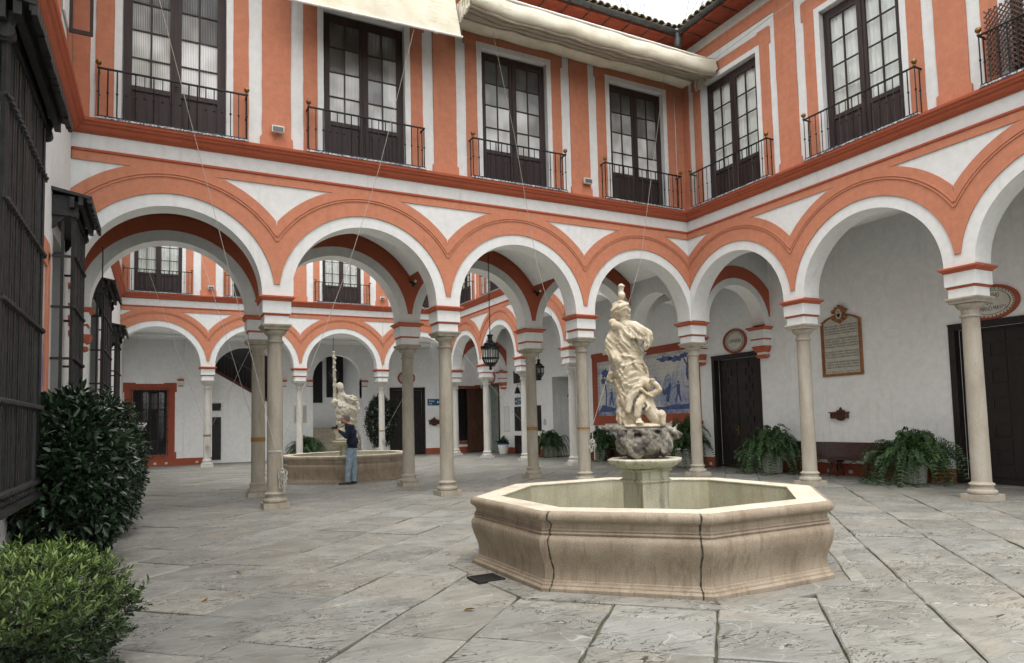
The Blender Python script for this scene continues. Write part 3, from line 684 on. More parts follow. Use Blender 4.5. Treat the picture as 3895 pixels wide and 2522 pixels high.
# wall vents in the skirting
vm = MB(); vm.box(-.055, .055, -.004, .012, -.045, .045)
for i in range(4): vm.box(-.042, .042, .0115, .017, -.034+i*.02, -.026+i*.02)
VENT = vm.mesh('vent', 'vent_white')
for y in (-1.55, -1.98, -2.62, -3.2, 2.42): mesh_obj('vent', VENT, None, rw, (XG-.016, y, .10), (0, 0, -PI/2))
# transverse arches across the right gallery with wall corbels
def cross_arch(root, y):
    P_ = lambda u, w, z: (u, y-w, z)
    b = XG-T+.05; uc = (T+XG)/2-.02; ri = b/2-.22
    m = MB(P_); arch_wall(m, uc, b, ri, 4.28, ZS, 6.42, -.235, .235, 30); m.build('cross_arch', 'white_plaster', root)
    s = MB(P_); spandrel(s, uc, b, ri+.2, ri+.55, 4.28, 6.3, .225, .25, .04, 40); s.build('arch_spandrel', 'red_moulding', root)
    iw, ir = MB(), MB(); impost(iw, ir, XG-.06, y); iw.build('impost_block', 'white_plaster', root); ir.build('impost_moulding', 'red_moulding', root)
    corbel(root, XG-.04, y)
for y in (0, D, YB): cross_arch(rw, y)
# the short arch in line with the right arcade at the end of the middle gallery
m = MB(PR); arch_wall(m, D/2, D, D/2-.28, ZC, ZS, 6.9, -T, T); m.build('arcade_wall', 'white_plaster', rw)

# ------------------------------------------------------------------ right wing along the second patio
rbays2 = [D+BS*(k+.5) for k in range(4)]
lower_arcade(rw, PR, rbays2, BS, D, YB, 1, -1)
upper_floor(rw, PR, D, YB, 0, 0, rbays2, [D+BS*k for k in (1, 2, 3)], 'curtain', eave=False)
for k in range(0, 5): column(rw, 0, D+BS*k, 'column_stone_grey', .94)

# ------------------------------------------------------------------ far wing
fw = empty('far_wing', (0, 0, 0), label='far wing of the second patio seen through the arches, with stairs, doors and grilled window', cat='building')
fb = [-BW*(k+.5) for k in range(4)]
lower_arcade(fw, PFF, fb, BW, XW-T, 0, 1, -1)
upper_floor(fw, PFF, XW-.1, -.23, 0, 0, fb, [-BW*k for k in (1, 2, 3)], 'curtain', eave=False)
for k in range(1, 4): column(fw, -BW*k, YB, 'column_stone_grey', .94)
ce = MB(); ce.box(XW, -T, YB-.2, YF+.3, 5.95, 6.03); ce.extr; ce.build('gallery_ceiling', 'gallery_plaster', fw)
ck = MB(PB); ck.extr([(-.01, 5.70), (.03, 5.72), (.05, 5.80), (.10, 5.86), (.12, 5.955), (-.01, 5.955)], XW, -.25); ck.build('ceiling_cornice', 'gallery_plaster', fw)
FH = [(-14.2, -12.84, .50, 3.40), (-10.98, -8.0, 0, 5.45), (-6.42, -3.98, 0, 3.9), (-2.52, -.58, 0, 3.53), (1.30, 2.45, .62, 3.50)]
fwm = MB(PB)
holed_wall(fwm, XW-.2, XG+.6, 0, 6.5, -.45, 0, [(-14.2, -12.84, .50, 3.40), (-10.98, -8.0, 0, 6.0), (-6.42, -3.98, 0, 6.0), (-2.52, -.58, 0, 3.53), (1.30, 2.45, .62, 3.50)])
arch_wall(fwm, -5.20, 2.44, 1.2195, 3.95, 3.0, 6.0, -.45, 0, 32)
arch_wall(fwm, -9.49, 2.98, 1.489, 3.95, 3.0, 6.0, -.45, 0, 32)
fwm.build('gallery_wall', 'gallery_plaster', fw)
# ---- far gallery wall: skirting, pilaster, window with grille, stairs, doors
for a, b in ((XW, -10.98), (-8.0, -6.42), (-.58, XG)): sk = MB(PB); sk.box(a, b, -.01, .014, 0, .31); sk.build('skirting', 'red_skirting', fw)
for a, b, c, d in ((-12.16, -11.97, .05, 5.7), (-3.98, -3.7, .03, 3.72), (-6.72, -6.44, .03, 3.72), (-7.98, -7.7, .03, 3.72)): pl_ = MB(PB); pl_.box(a, b, 0, c, .32, d); pl_.build('wall_pilaster', 'gallery_plaster', fw)
for a, b in ((-12.43, -12.16), (-6.75, -6.40), (-4.02, -3.66), (-8.02, -7.66)):
    ir = MB(PB); ir.extr([(0, 3.80), (.05, 3.81), (.09, 3.86), (.09, 3.89), (0, 3.90)], a, b); ir.build('impost_moulding', 'red_moulding', fw); ir = MB(PB); ir.extr([(0, 3.56), (.05, 3.565), (.05, 3.60), (0, 3.605)], a+.03, b-.03); ir.build('impost_moulding', 'red_moulding', fw)
    iw = MB(PB); iw.box(a+.03, b-.03, 0, .045, 3.605, 3.80); iw.build('impost_block', 'white_plaster', fw)
for x in (-14.25, -13.75, -13.3, -12.85, -11.6): mesh_obj('vent', VENT, None, fw, (x, YF-.016, .12), (0, 0, 0))
def eared_frame(root, P, ua, ub, z0, z1, bw=.32, ear=.07, mat='red_skirting', name='window_surround', top=True, w=.02):
    f_ = MB(P)
    poly = [(ua-bw, z0-bw), (ua-bw-ear, z0-bw), (ua-bw-ear, z0-.02), (ua-bw, z0-.02), (ua-bw, z1+.02), (ua-bw-ear, z1+.02), (ua-bw-ear, z1+bw), (ua+.12, z1+bw), (ua+.12, z1+bw-.05), (ub-.12, z1+bw-.05), (ub-.12, z1+bw), (ub+bw+ear, z1+bw), (ub+bw+ear, z1+.02), (ub+bw, z1+.02), (ub+bw, z0-.02), (ub+bw+ear, z0-.02), (ub+bw+ear, z0-bw)]
    # split into four strips to keep the opening free
    f_.box(ua-bw, ua, -.005, w, z0, z1); f_.box(ub, ub+bw, -.005, w, z0, z1)
    f_.prism([(ua-bw-ear, z1-.10), (ua-bw-ear, z1+bw), (ua+.10, z1+bw), (ua+.14, z1+bw-.05), (ub-.14, z1+bw-.05), (ub-.10, z1+bw), (ub+bw+ear, z1+bw), (ub+bw+ear, z1-.10), (ub+bw+.001, z1-.10), (ub+bw+.001, z1+.001), (ua-bw-.001, z1+.001), (ua-bw-.001, z1-.10)], -.005, w+.003)
    f_.prism([(ua-bw-ear, z0-bw), (ua-bw-ear, z0+.10), (ua-bw-.001, z0+.10), (ua-bw-.001, z0-.001), (ub+bw+.001, z0-.001), (ub+bw+.001, z0+.10), (ub+bw+ear, z0+.10), (ub+bw+ear, z0-bw)], -.005, w+.003)
    return f_.build(name, mat, root)
eared_frame(fw, PB, -14.20, -12.84, .50, 3.40)
wf = MB(PB); wf.box(-14.2, -12.84, -.36, -.33, .5, 3.4); wf.build('window', 'dark_interior', fw)
wchild = fw.children[-1]
wfr = MB(PB)
for u in (-14.2, -13.86, -13.54, -13.22, -12.91): wfr.box(u, u+.07, -.33, -.28, .5, 3.4)
for z in (.5, 1.1, 2.5, 3.33): wfr.box(-14.2, -12.84, -.328, -.285, z, z+.06)
wfr.build('sash', 'dark_wood', wchild)
for a in (-13.79, -13.15):
    g = MB(PB); g.box(a-.10, a+.20, -.325, -.315, 1.2, 3.3); g.build('pane', 'window_glass', wchild)
g = MB(PB); g.box(-13.6, -13.2, -.3245, -.318, 2.56, 3.25); g.build('pane', 'ribbed_glass', wchild)
gr = empty('window_grille', PB(-13.52, 0, 0), label='black iron grille over the red framed window of the far gallery', cat='grille')
Pg = lambda u, w, z: (u, -w, z)
def grille_flat(root, hw, z0, z1, n, zs, w=.14):
    for k in range(n+1):
        u = -hw+2*hw*k/n; m_ = MB(Pg); m_.box(u-.009, u+.009, w-.009, w+.009, z0, z1); m_.build('bar', 'black_iron', root)
    for z in zs:
        m_ = MB(Pg); m_.box(-hw-.04, hw+.04, w-.014, w+.014, z-.01, z+.01); m_.box(-hw-.012, -hw+.012, -.0, w, z-.009, z+.009); m_.box(hw-.012, hw+.012, -.0, w, z-.009, z+.009); m_.build('cross_bar', 'black_iron', root)
grille_flat(gr, .72, .48, 3.42, 10, (.52, 1.08, 1.62, 2.2, 2.78, 3.38))
# stair bay on the left: closing wall, flight with dark balustrade
st = MB(); st.box(-11.0, -7.9, YF+2.4, YF+2.5, 0, 6); st.box(-11.1, -11.0, YF+.4, YF+2.5, 0, 6); st.build('stair_wall', 'gallery_plaster', fw)
sf = MB(); sf.V = []; 
poly = [(-10.98, 0), (-10.98, 4.35), (-8.0, 2.55), (-8.0, 0)]
A = [sf.p(x, YF+.55, z) for x, z in poly]; B = [sf.p(x, YF+.75, z) for x, z in poly]; sf.f(*A); sf.f(*B[::-1])
for i in range(4): j = (i+1) % 4; sf.f(A[i], A[j], B[j], B[i])
sf.build('stair_flank', 'gallery_plaster', fw)
rl = MB(); poly = [(-10.98, 4.35), (-10.98, 4.50), (-8.0, 2.70), (-8.0, 2.55)]
A = [rl.p(x, YF+.50, z+.002) for x, z in poly]; B = [rl.p(x, YF+.80, z+.002) for x, z in poly]; rl.f(*A); rl.f(*B[::-1])
for i in range(4): j = (i+1) % 4; rl.f(A[i], A[j], B[j], B[i])
rl.build('stair_string', 'stair_red', fw)
bl = MB()
for k in range(18):
    x = -10.9+k*.165; z = 4.50-(x+10.98)*.604; bl.box(x-.015, x+.015, YF+.63, YF+.66, z-.02, z+.95)
bl.tube([(-11, YF+.645, 5.46), (-8, YF+.645, 3.65)], .035, 6); bl.build('stair_balustrade', 'dark_wood', fw)
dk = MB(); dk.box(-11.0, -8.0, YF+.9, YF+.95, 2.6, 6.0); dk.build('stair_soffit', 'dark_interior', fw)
for a, b in ((.15, 2.15), (2.45, 2.80)): dd = MB(PB); dd.box(-10.97, -10.56, -.552, -.50, a, b); dd.build('cupboard_door', 'black_door_wood', fw)
# main stair behind the round arch
ms = MB()
for k in range(9): ms.box(-6.42, -3.98, YF+.30+k*.30, YF+3.2, k*.17, (k+1)*.17)
ms.build('staircase', 'stair_stone', fw)
mw = MB(); mw.box(-6.52, -6.42, YF+.45, YF+4.0, 0, 6.0); mw.box(-3.98, -3.88, YF+.45, YF+4.0, 0, 6.0); mw.box(-6.5, -3.9, YF+4.0, YF+4.1, 0, 6.0); mw.box(-6.5, -3.9, YF+.3, YF+4.1, 6.0, 6.1); mw.build('stair_hall', 'gallery_plaster', fw)
lp = MB(); A = [lp.p(-4.2, YF+y, z) for y, z in ((.3, 0), (.3, 1.0), (3.0, 2.55), (3.0, 1.5))]; B = [lp.p(-4.0, YF+y, z) for y, z in ((.3, 0), (.3, 1.0), (3.0, 2.55), (3.0, 1.5))]
lp.f(*A); lp.f(*B[::-1])
for i in range(4): j = (i+1) % 4; lp.f(A[i], A[j], B[j], B[i])
lp.build('stair_parapet', 'stair_stone', fw)
for a, b, c, d in ((-6.41, -5.14, 2.9, 5.2), (-4.9, -4.0, 3.2, 5.6)): pn = MB(); pn.box(a, b, YF+3.9, YF+3.99, c, d); pn.build('dark_painting', 'dark_interior', fw)
panelled_door(fw, PB, -2.52, -.58, 3.53, handle=False)
# red framed opening near the far right corner
eared_frame(fw, PB, 1.30, 2.45, .62, 3.50, .18, .06)
wi = MB(PB); wi.box(1.30, 2.45, -.36, -.33, .62, 3.5); wi.build('window', 'dark_interior', fw)
gr2 = empty('window_grille', PB(1.875, 0, 0), label='black iron grille in the opening beside the brown door at the far corner', cat='grille'); grille_flat(gr2, .55, .64, 3.48, 9, (1.2, 2.0, 2.8), w=-.05)
# open panelled door in the corner
od = empty('corner_door', (XG, 19.70, 0), label='open brown panelled door leaf standing in the far right corner', cat='door')
dm = MB(); dm.box(-1.05, 0, -.045, .0, .05, 3.48)
dmo = dm.build('leaf', 'brown_wood', od)
for r in range(10):
    k = 3 if r % 2 else 2
    for c in range(k):
        g = MB(); w_ = .93/k; g.box(-1.0+w_*c+.03, -1.0+w_*(c+1)-.03, -.065, -.045, .16+r*.325, .16+r*.325+.26); g.build('door_panel', 'brown_wood', dmo)
jb = MB(PG); jb.box(17.80, 17.9, -.3, .05, 0, 3.68); jb.box(19.75, 19.85, -.3, .05, 0, 3.68); jb.box(17.9, 19.75, -.3, .05, 3.55, 3.68); jb.build('door_frame', 'brown_wood', rw)
gd = MB(PG); gd.box(17.9, 19.75, -.42, -.40, 0, 3.6); gd.build('glass_door', 'green_glass', rw)
# recess with a side door on the right gallery wall of the second patio
rc = MB(PG); rc.box(10.5, 12.5, -1.3, -1.2, 0, 3.7); rc.box(12.36, 12.45, -1.2, -.44, 0, 3.7); rc.box(10.6, 10.7, -1.2, -.44, 0, 3.7); rc.box(10.5, 12.5, -1.3, -.44, 3.6, 3.7); rc.build('door_recess', 'gallery_plaster', rw)
dd = MB(PG); dd.box(10.72, 11.6, -1.2, -1.14, .02, 3.3); dd.build('side_door', 'brown_wood', rw)
# dark boards and panelled shutters on that wall
for (a, b, c, d), nm in (((13.32, 16.12, 3.53, 4.16), 'notice_board'), ((13.42, 16.1, 1.14, 2.35), 'shutter'), ((13.6, 16.14, .02, .91), 'shutter')):
    q = MB(PG); q.box(a, b, 0, .03, c, d); o = q.build(nm, 'black_door_wood', rw)
    for i in range(6):
        for j in range(2): g = MB(PG); w_ = (b-a)/6; h_ = (d-c)/2; g.box(a+w_*i+.06, a+w_*(i+1)-.06, .03, .045, c+h_*j+.05, c+h_*(j+1)-.05); g.build('panel', 'black_door_wood', o)

# ------------------------------------------------------------------ church wall on the left
lw = empty('church_wall', (XW, 0, 0), label='white church wall on the left with grilled windows and red cornice', cat='wall')
def PLx(u, w, z): return (w-T, u, z)          # local to the wall's own origin
GR = [(-7.46, -5.27, .97, 5.0), (-2.34, -.84, .97, 4.65), (4.0, 6.45, .97, 4.75), (9.1, 11.1, .97, 4.2)]
wl = MB(PLx); holed_wall(wl, -17, YF+.3, 0, 6.9, -.6, T, [(a+.12, b-.12, 1.0, d-.05) for a, b, c, d in GR]); wl.build('wall', 'white_plaster', lw)
wb = MB(PLx); wb.box(-17, YF+.3, -.9, -.601, 0, 12); wb.build('wall_back', 'white_plaster', lw); wb = MB(PLx); wb.box(-17, YF+.3, -.6, .23, 6.9, 11.9); wb.build('upper_wall', 'white_plaster', lw)
for a, b, c, d in GR:
    q = MB(PLx); q.box(a+.12, b-.12, -.35, -.30, 1.0, d-.05)
    for k in range(4): q.box(a+.12+(b-a-.24)*k/3-.03, a+.12+(b-a-.24)*k/3+.03, -.30, -.26, 1.0, d-.05)
    q.build('shutter', 'dark_interior', lw)
for a, b, ma, mb_ in ((-17, 0, 0, -1), (D, YB, 1, -1)):
    s = MB(PLx); s.extr(CORN, a, b, ma, mb_); s.build('cornice', 'red_moulding', lw)
    s = MB(PLx); s.extr([(.2, 11.80), (.86, 11.735), (.88, 11.745), (.88, 11.80), (.2, 11.87)], a, b, ma, mb_); s.build('eave', 'eave_red', lw)
for a, b in ((-17, -1.75), (-.95, -.26), (D+.3, 6)):
    s = MB(PLx); s.box(a, b, .2, .243, 7.21, 11.8); s.build('upper_stripe', 'terracotta_plaster', lw)
cs = MB(PLx); cs.box(-1.62, -1.05, .24, .27, 8.46, 11); cs.build('window_surround', 'white_plaster', lw)
cs = MB(PLx)
cs.box(-1.05, -1.02, .27, .62, 8.40, 8.47); cs.box(-1.05, -1.02, .27, .32, 8.47, 11); cs.box(-1.05, -1.02, .57, .62, 8.47, 11); cs.build('open_casement', 'dark_wood', lw)
cg = MB(PLx); cg.box(-1.042, -1.032, .32, .57, 8.47, 11); cg.build('pane', 'window_glass', lw)

# ---- iron window cages with carved canopies
def cage(a, b, z0, ztop, hbars, label, canopy_z, w0=.0, w1=.265, nb=None):
    root = empty('window_cage', (XW, 0, 0), label=label, cat='window grille', group='iron window cages on the church wall')
    Q = lambda u, w, z: (w, u, z)
    nb = nb or int(round((b-a)/.125)); me = None
    m_ = MB(); m_.box(-.019, .019, -.019, .019, z0, ztop); m_.lathe(0, 0, [(.016, z0+.01), (.03, z0+.02), (.03, z0+.05), (.016, z0+.06)], 8)
    me = m_.mesh('bar', 'painted_iron')
    for k in range(nb+1):
        o = mesh_obj('bar', me, None, root, Q(a+(b-a)*k/nb, w1, 0), (random.uniform(-.001, .001), random.uniform(-.0015, .0015), random.uniform(-.25, .25)))
    for y in (a, b):
        mesh_obj('bar', me, None, root, Q(y, w1*.5, 0))
    for z in hbars:
        q = MB()
        n = nb
        # twisted band: faceted lozenges along the front
        for k in range(n):
            y = a+(b-a)*(k+.5)/n; h = (b-a)/n*.56
            i = [q.p(w1+.02, y-h, z+.012), q.p(w1+.058, y-.012, z-.018), q.p(w1+.02, y+h, z-.012), q.p(w1+.058, y+.012, z+.018), q.p(w1+.018, y, z+.04), q.p(w1+.018, y, z-.04)]
            q.f(i[0], i[1], i[3]); q.f(i[1], i[2], i[3]); q.f(i[0], i[3], i[4]); q.f(i[3], i[2], i[4]); q.f(i[0], i[5], i[1]); q.f(i[1], i[5], i[2])
        q.tube([(w1+.02, a-.06, z), (w1+.02, b+.06, z)], .014, 6)
        for y in (a, b): q.box(-.02, w1+.02, y-.014, y+.014, z-.018, z+.018); 
        q.build('cross_bar', 'painted_iron', root, recalc=False)
    # canopy: sloping board, carved side brackets with scrolls, ragged front edge
    cz = canopy_z; c = MB(); ya, yb = a-.20, b+.20; pr = .50
    prof = [(-.02, cz), (pr, cz-.10), (pr, cz-.14), (-.02, cz-.05)]
    A = [c.p(x, ya, z) for x, z in prof]; B = [c.p(x, yb, z) for x, z in prof]; c.f(*A); c.f(*B[::-1])
    for i in range(4): j = (i+1) % 4; c.f(A[i], A[j], B[j], B[i])
    for k in range(3): c.box(pr-.05-k*.11, pr-.02-k*.11+.03, ya+.02, yb-.02, cz-.19-.05*k, cz-.09-.02*k)
    c.box(.0, w1-.02, ya+.10, yb-.10, cz-.40, cz-.10)
    co = c.build('canopy', 'painted_iron', root)
    nf = int((yb-ya)/.13); tl = MB()
    for k in range(nf):
        y = ya+(yb-ya)*k/nf; h = random.uniform(.05, .09); tl.box(pr-.03, pr+.012, y+.01, y+(yb-ya)/nf-.01, cz-.14-h, cz-.10)
    tl.build('fringe', 'painted_iron', co)
    for y in (a-.03, b+.03):
        s = MB(lambda u, w, z: (u, w, z))
        pts = [(0, cz-.12), (pr-.10, cz-.17), (pr-.12, cz-.22), (pr-.16, cz-.24), (w1+.06, cz-.30), (w1+.07, cz-.36)]
        for k in range(7): t = k/6*PI; pts.append((w1+.0+.07*math.cos(t), cz-.36-.07*math.sin(t)))
        pts += [(w1-.09, cz-.40), (w1-.13, cz-.46), (.08, cz-.50), (.05, cz-.56), (.0, cz-.60)]
        A = [s.p(x, y-.02, z) for x, z in pts]; B = [s.p(x, y+.02, z) for x, z in pts]; n = len(pts); s.f(*A); s.f(*B[::-1])
        for i in range(n): j = (i+1) % n; s.f(A[i], A[j], B[j], B[i])
        o = s.build('bracket', 'painted_iron', root)
        v = MB(); 
        for rr in (.062, .038, .018):
            v.tube([(w1+.01+rr*math.cos(t*PI/8), y-.024, cz-.345+rr*math.sin(t*PI/8)) for t in range(17)], .009, 5)
        v.tube([(w1+.01, y-.06, cz-.345), (w1+.01, y+.06, cz-.345)], .066, 14); v.build('scroll', 'painted_iron', o, smooth=True)
    sl = MB(); sl.box(-.02, w1+.07, a-.08, b+.08, z0-.06, z0); sl.build('sill', 'painted_iron', root)
    return root
cage(-7.46, -5.27, .97, 5.0, (4.45, 3.57, 2.72, 1.87, 1.08), 'nearest black iron window cage at the left edge, tallest in the picture', 5.33)
cage(-2.34, -.84, .97, 4.85, (4.24, 3.47, 2.70, 1.9), 'black iron window cage with carved canopy in front of the first arch', 5.24)
cage(4.0, 6.45, .97, 4.85, (4.28, 3.49, 2.71, 1.9), 'black iron window cage seen through the leftmost arch, nearer of the two', 5.22)
cage(9.1, 11.1, .97, 4.45, (4.24, 3.4, 2.6, 1.8), 'small farthest black iron window cage beside the far arcade', 4.86)
# tile panels in red frames on the church wall
def wall_panel(ya, yb, z0, z1, label):
    t = empty('tile_mural', (XW, 0, 0), label=label, cat='tile mural', group='tile murals on the church wall')
    Q = lambda u, w, z: (w, u, z)
    q = MB(Q); q.box(ya+.26, yb-.26, 0, .012, z0+.26, z1-.30); q.build('tiles', 'azulejo_dense', t)
    f_ = MB(Q); f_.box(ya, ya+.26, 0, .045, z0, z1-.08); f_.box(yb-.26, yb, 0, .045, z0, z1-.08); f_.box(ya+.26, yb-.26, 0, .045, z0, z0+.26); f_.prism([(ya, z1-.08), (ya+.14, z1+.05), (yb-.14, z1+.05), (yb, z1-.08), (yb-.26, z1-.30), (ya+.26, z1-.30)], 0, .045)
    f_.build('frame', 'terracotta_plaster', t, bevel=.01)
wall_panel(-4.75, -2.76, .55, 4.23, 'blue and white tile panel in terracotta frame between the first two window cages')
wall_panel(7.0, 8.7, .9, 4.1, 'blue and white tile panel in terracotta frame beyond the leftmost arch')

# ------------------------------------------------------------------ roof edges, gutters
tm = MB(); n = 7
A = []; B = []
for k in range(n+1):
    t = PI*k/n; A.append((tm.p(.095*math.cos(t), 0, .085*math.sin(t)), tm.p(.078*math.cos(t), 0, .068*math.sin(t)))); B.append((tm.p(.082*math.cos(t), .5, .075*math.sin(t)+.13), tm.p(.066*math.cos(t), .5, .058*math.sin(t)+.13)))
for k in range(n):
    tm.f(A[k][0], A[k+1][0], B[k+1][0], B[k][0]); tm.f(A[k][1], B[k][1], B[k+1][1], A[k+1][1]); tm.f(A[k][0], A[k][1], A[k+1][1], A[k+1][0])
TILE = tm.mesh('roof_tile', 'roof_clay', True, angle=50)
def roof_edge(root, P, u0, u1, rz, m1=0, inner=False):
    d_ = MB(P)
    d_.extr([(.80, 11.84), (.98, 11.90), (.98, 11.915), (-1.6, 12.62), (-1.6, 12.58)], u0, u1, 0, m1); d_.build('roof', 'roof_clay', root)
    n_ = int((u1-u0-.9)/.215)
    for k in range(n_+1):
        u = u1-.98-.10-k*.215
        if u < u0: break
        for r in range(3):
            o = mesh_obj('roof_tile', TILE, None, root, P(u+random.uniform(-.012, .012), 1.02-.42*r, 11.935+.115*r+random.uniform(-.008, .008)), (random.uniform(-.03, .03), random.uniform(-.04, .04), rz+random.uniform(-.05, .05)))
        if k > 34: break
    # half round gutter
    g = MB(P); pr_ = []
    for k in range(9): t = -PI*k/8; pr_.append((.95+.085*math.cos(t), 11.865+.085*math.sin(t)))
    for k in range(9): t = -PI+PI*k/8; pr_.append((.95+.075*math.cos(t), 11.865+.075*math.sin(t)))
    g.extr(pr_, u0, u1, 0, m1); go = g.build('gutter', 'gutter_lead', root, smooth=True)
    k = 0; u = u1-1.25
    while u > u0 and k < 22:
        b_ = MB(P); b_.tube([P(u, .93, 11.775), P(u, .35, 11.755)], .011, 5) if False else b_.box(u-.008, u+.008, .34, .90, 11.71, 11.735); b_.box(u-.012, u+.012, .862, 1.045, 11.766, 11.775); b_.build('gutter_bracket', 'gutter_lead', go); u -= .62; k += 1
roof_edge(mid, PF, XW, 0, 0, -1); roof_edge(rw, PR, -16.2, 0, -PI/2, -1)
dp = MB(); dp.lathe(-.97, -.97, [(.05, 11.42), (.085, 11.45), (.095, 11.5), (.10, 11.62), (.085, 11.74), (.09, 11.80)], 14); dp.build('gutter_outlet', 'gutter_lead', mid, smooth=True)

# ------------------------------------------------------------------ ground: soil sheet and stone paving laid diagonally
gs = MB(); gs.box(-60, 60, -60, 70, -.30, -.024); o = gs.build('ground', 'joint_soil'); tag(o, 'earth and moss between the paving slabs', None, None, 'structure')
pav = empty('paving', (0, 0, 0), label='diagonally laid grey stone paving of the courtyard', kind='structure')
CF = Vector((-8.04, -7.90)); CFAR = Vector((-8.0, 6.62)); APO = 1.88
def oct_pts(c, a, z=None): 
    r = a/math.cos(PI/8); return [(c.x+r*math.cos(PI/8+k*PI/4), c.y+r*math.sin(PI/8+k*PI/4)) for k in range(8)]
def in_oct(x, y, c, a):
    dx, dy = x-c.x, y-c.y
    return max(abs(dx), abs(dy), abs(dx+dy)/math.sqrt(2), abs(dx-dy)/math.sqrt(2)) < a
S2 = math.sqrt(2)
def clip(poly, nx, ny, d):     # keep the side where n.p <= d
    out = []
    for i in range(len(poly)):
        a, b = poly[i], poly[(i+1) % len(poly)]; fa = nx*a[0]+ny*a[1]-d; fb = nx*b[0]+ny*b[1]-d
        if fa <= 0: out.append(a)
        if fa*fb < 0: t = fa/(fa-fb); out.append((a[0]+t*(b[0]-a[0]), a[1]+t*(b[1]-a[1])))
    return out
slabs = []
side = 1.2/S2
v0 = -3.84/S2
_edge = [v0+k*side+random.uniform(-.035, .035) for k in range(-26, 31)]
for si in range(-26, 30):                    # strips run along (1,1)
    lo, hi = _edge[si+26], _edge[si+27]; ep = [random.uniform(-.014, .014), random.uniform(-.014, .014)]; js = random.uniform(-.02, .02), random.uniform(-.02, .02)
    s_ = -16.96/S2-16*side; shift = 0.0; kk = -16
    while s_ < 24:
        kk += 1
        if random.random() < .16: kk += 0; shift = random.choice((0, 0, .3, -.25, .42))*side
        e_ = -16.96/S2+kk*side+shift*random.random()+random.uniform(-.05, .05)
        if e_ < s_+.30: e_ = s_+.42
        jn = random.uniform(-.03, .03), random.uniform(-.03, .03)
        q = [(s_+js[0], lo), (e_+jn[0], lo), (e_+jn[1], hi), (s_+js[1], hi)]
        s_ = e_; js = jn
        # strip axes: a=(1,1)/S2, b=(1,-1)/S2
        w_ = [((a+b)/S2, (a-b)/S2) for a, b in q]
        cx = sum(p[0] for p in w_)/4; cy = sum(p[1] for p in w_)/4
        if cx < XW-.7 or cx > XG+.9 or cy < -16.5 or cy > YF+1.2: continue
        if in_oct(cx, cy, CF, 1.75) or in_oct(cx, cy, CFAR, 1.75): continue
        slabs.append((cx, cy, w_))
cpos = Vector((-13.11, -14.33)); cdir = Vector((.46, .886)).normalized()
def vis_rank(c):
    d = Vector((c[0], c[1]))-cpos; z = d.dot(cdir); x = d.cross(cdir)
    if z < 1.9 or abs(x/z) > .80: return 1e3+d.length
    return d.length
slabs.sort(key=vis_rank)
def slab_geo(poly, top):
    # ragged outline with a soft arris: ring at the joint, ring a little higher and inside
    n = len(poly); cx = sum(p[0] for p in poly)/n; cy = sum(p[1] for p in poly)/n
    pts = []
    for i in range(n):
        a, b = poly[i], poly[(i+1) % n]
        for k in range(4): t = k/4; pts.append((a[0]+(b[0]-a[0])*t+random.uniform(-.009, .009), a[1]+(b[1]-a[1])*t+random.uniform(-.009, .009)))
    g = random.uniform(.005, .013)
    def ins(p, d): v = Vector((cx-p[0], cy-p[1])); l = v.length; return (p[0]+v.x/l*d, p[1]+v.y/l*d)
    tilt = (random.uniform(-.004, .004), random.uniform(-.004, .004))
    V, F = [], []
    m = len(pts)
    for p in pts: x, y = ins(p, g); V.append((x, y, -.05))
    for p in pts: x, y = ins(p, g); V.append((x, y, top-.009))
    for p in pts: x, y = ins(p, g+.014); V.append((x, y, top+tilt[0]*(x-cx)+tilt[1]*(y-cy)))
    for i in range(m):
        j = (i+1) % m; F.append((i, j, m+j, m+i)); F.append((m+i, m+j, 2*m+j, 2*m+i))
    F.append(tuple(range(2*m, 3*m)))
    return V, F
def tint_mesh(me, cols, counts=None):
    ca = me.attributes.new('tint', 'FLOAT_COLOR', 'POINT'); ca.data.foreach_set('color', np.asarray(cols, dtype=np.float32).ravel())
def rnd_tint():
    b = random.uniform(.80, 1.16); w = random.uniform(-.04, .05); return (b*(1+w), b, b*(1-w), 1)
NEAR = 298
RV, RF, RC = [], [], []
for i, (cx, cy, w_) in enumerate(slabs):
    V, F = slab_geo(w_, random.uniform(-.010, .006)); tc = rnd_tint()
    if i < NEAR:
        me = bpy.data.meshes.new('paving_slab'); me.from_pydata(V, [], F); tint_mesh(me, [tc]*len(V)); me.materials.append(MATS['paving_stone']); mesh_obj('paving_slab', me, None, pav)
    else:
        k = len(RV); RV += V; RF += [tuple(a+k for a in f) for f in F]; RC += [tc]*len(V)
me = bpy.data.meshes.new('paving_slab'); me.from_pydata(RV, [], RF); tint_mesh(me, RC); me.materials.append(MATS['paving_stone'])
o = mesh_obj('paving_slab', me, None, pav); tag(o, kind='stuff')
# border slabs round each fountain
for c in (CF, CFAR):
    inn, out = oct_pts(c, APO+.015), oct_pts(c, APO+.27)
    for k in range(8):
        if c is CF and k == 6:   # the slab that has sunk away on the right leaves a dark gap
            inn2 = oct_pts(c, APO+.13)
        else: inn2 = inn
        q = [inn2[k], out[k], out[(k+1) % 8], inn2[(k+1) % 8]]
        V, F = slab_geo(q, .010 if k % 2 else .012); me = bpy.data.meshes.new('border_slab'); me.from_pydata(V, [], F); tint_mesh(me, [rnd_tint()]*len(V)); me.materials.append(MATS['paving_stone']); mesh_obj('border_slab', me, None, pav)
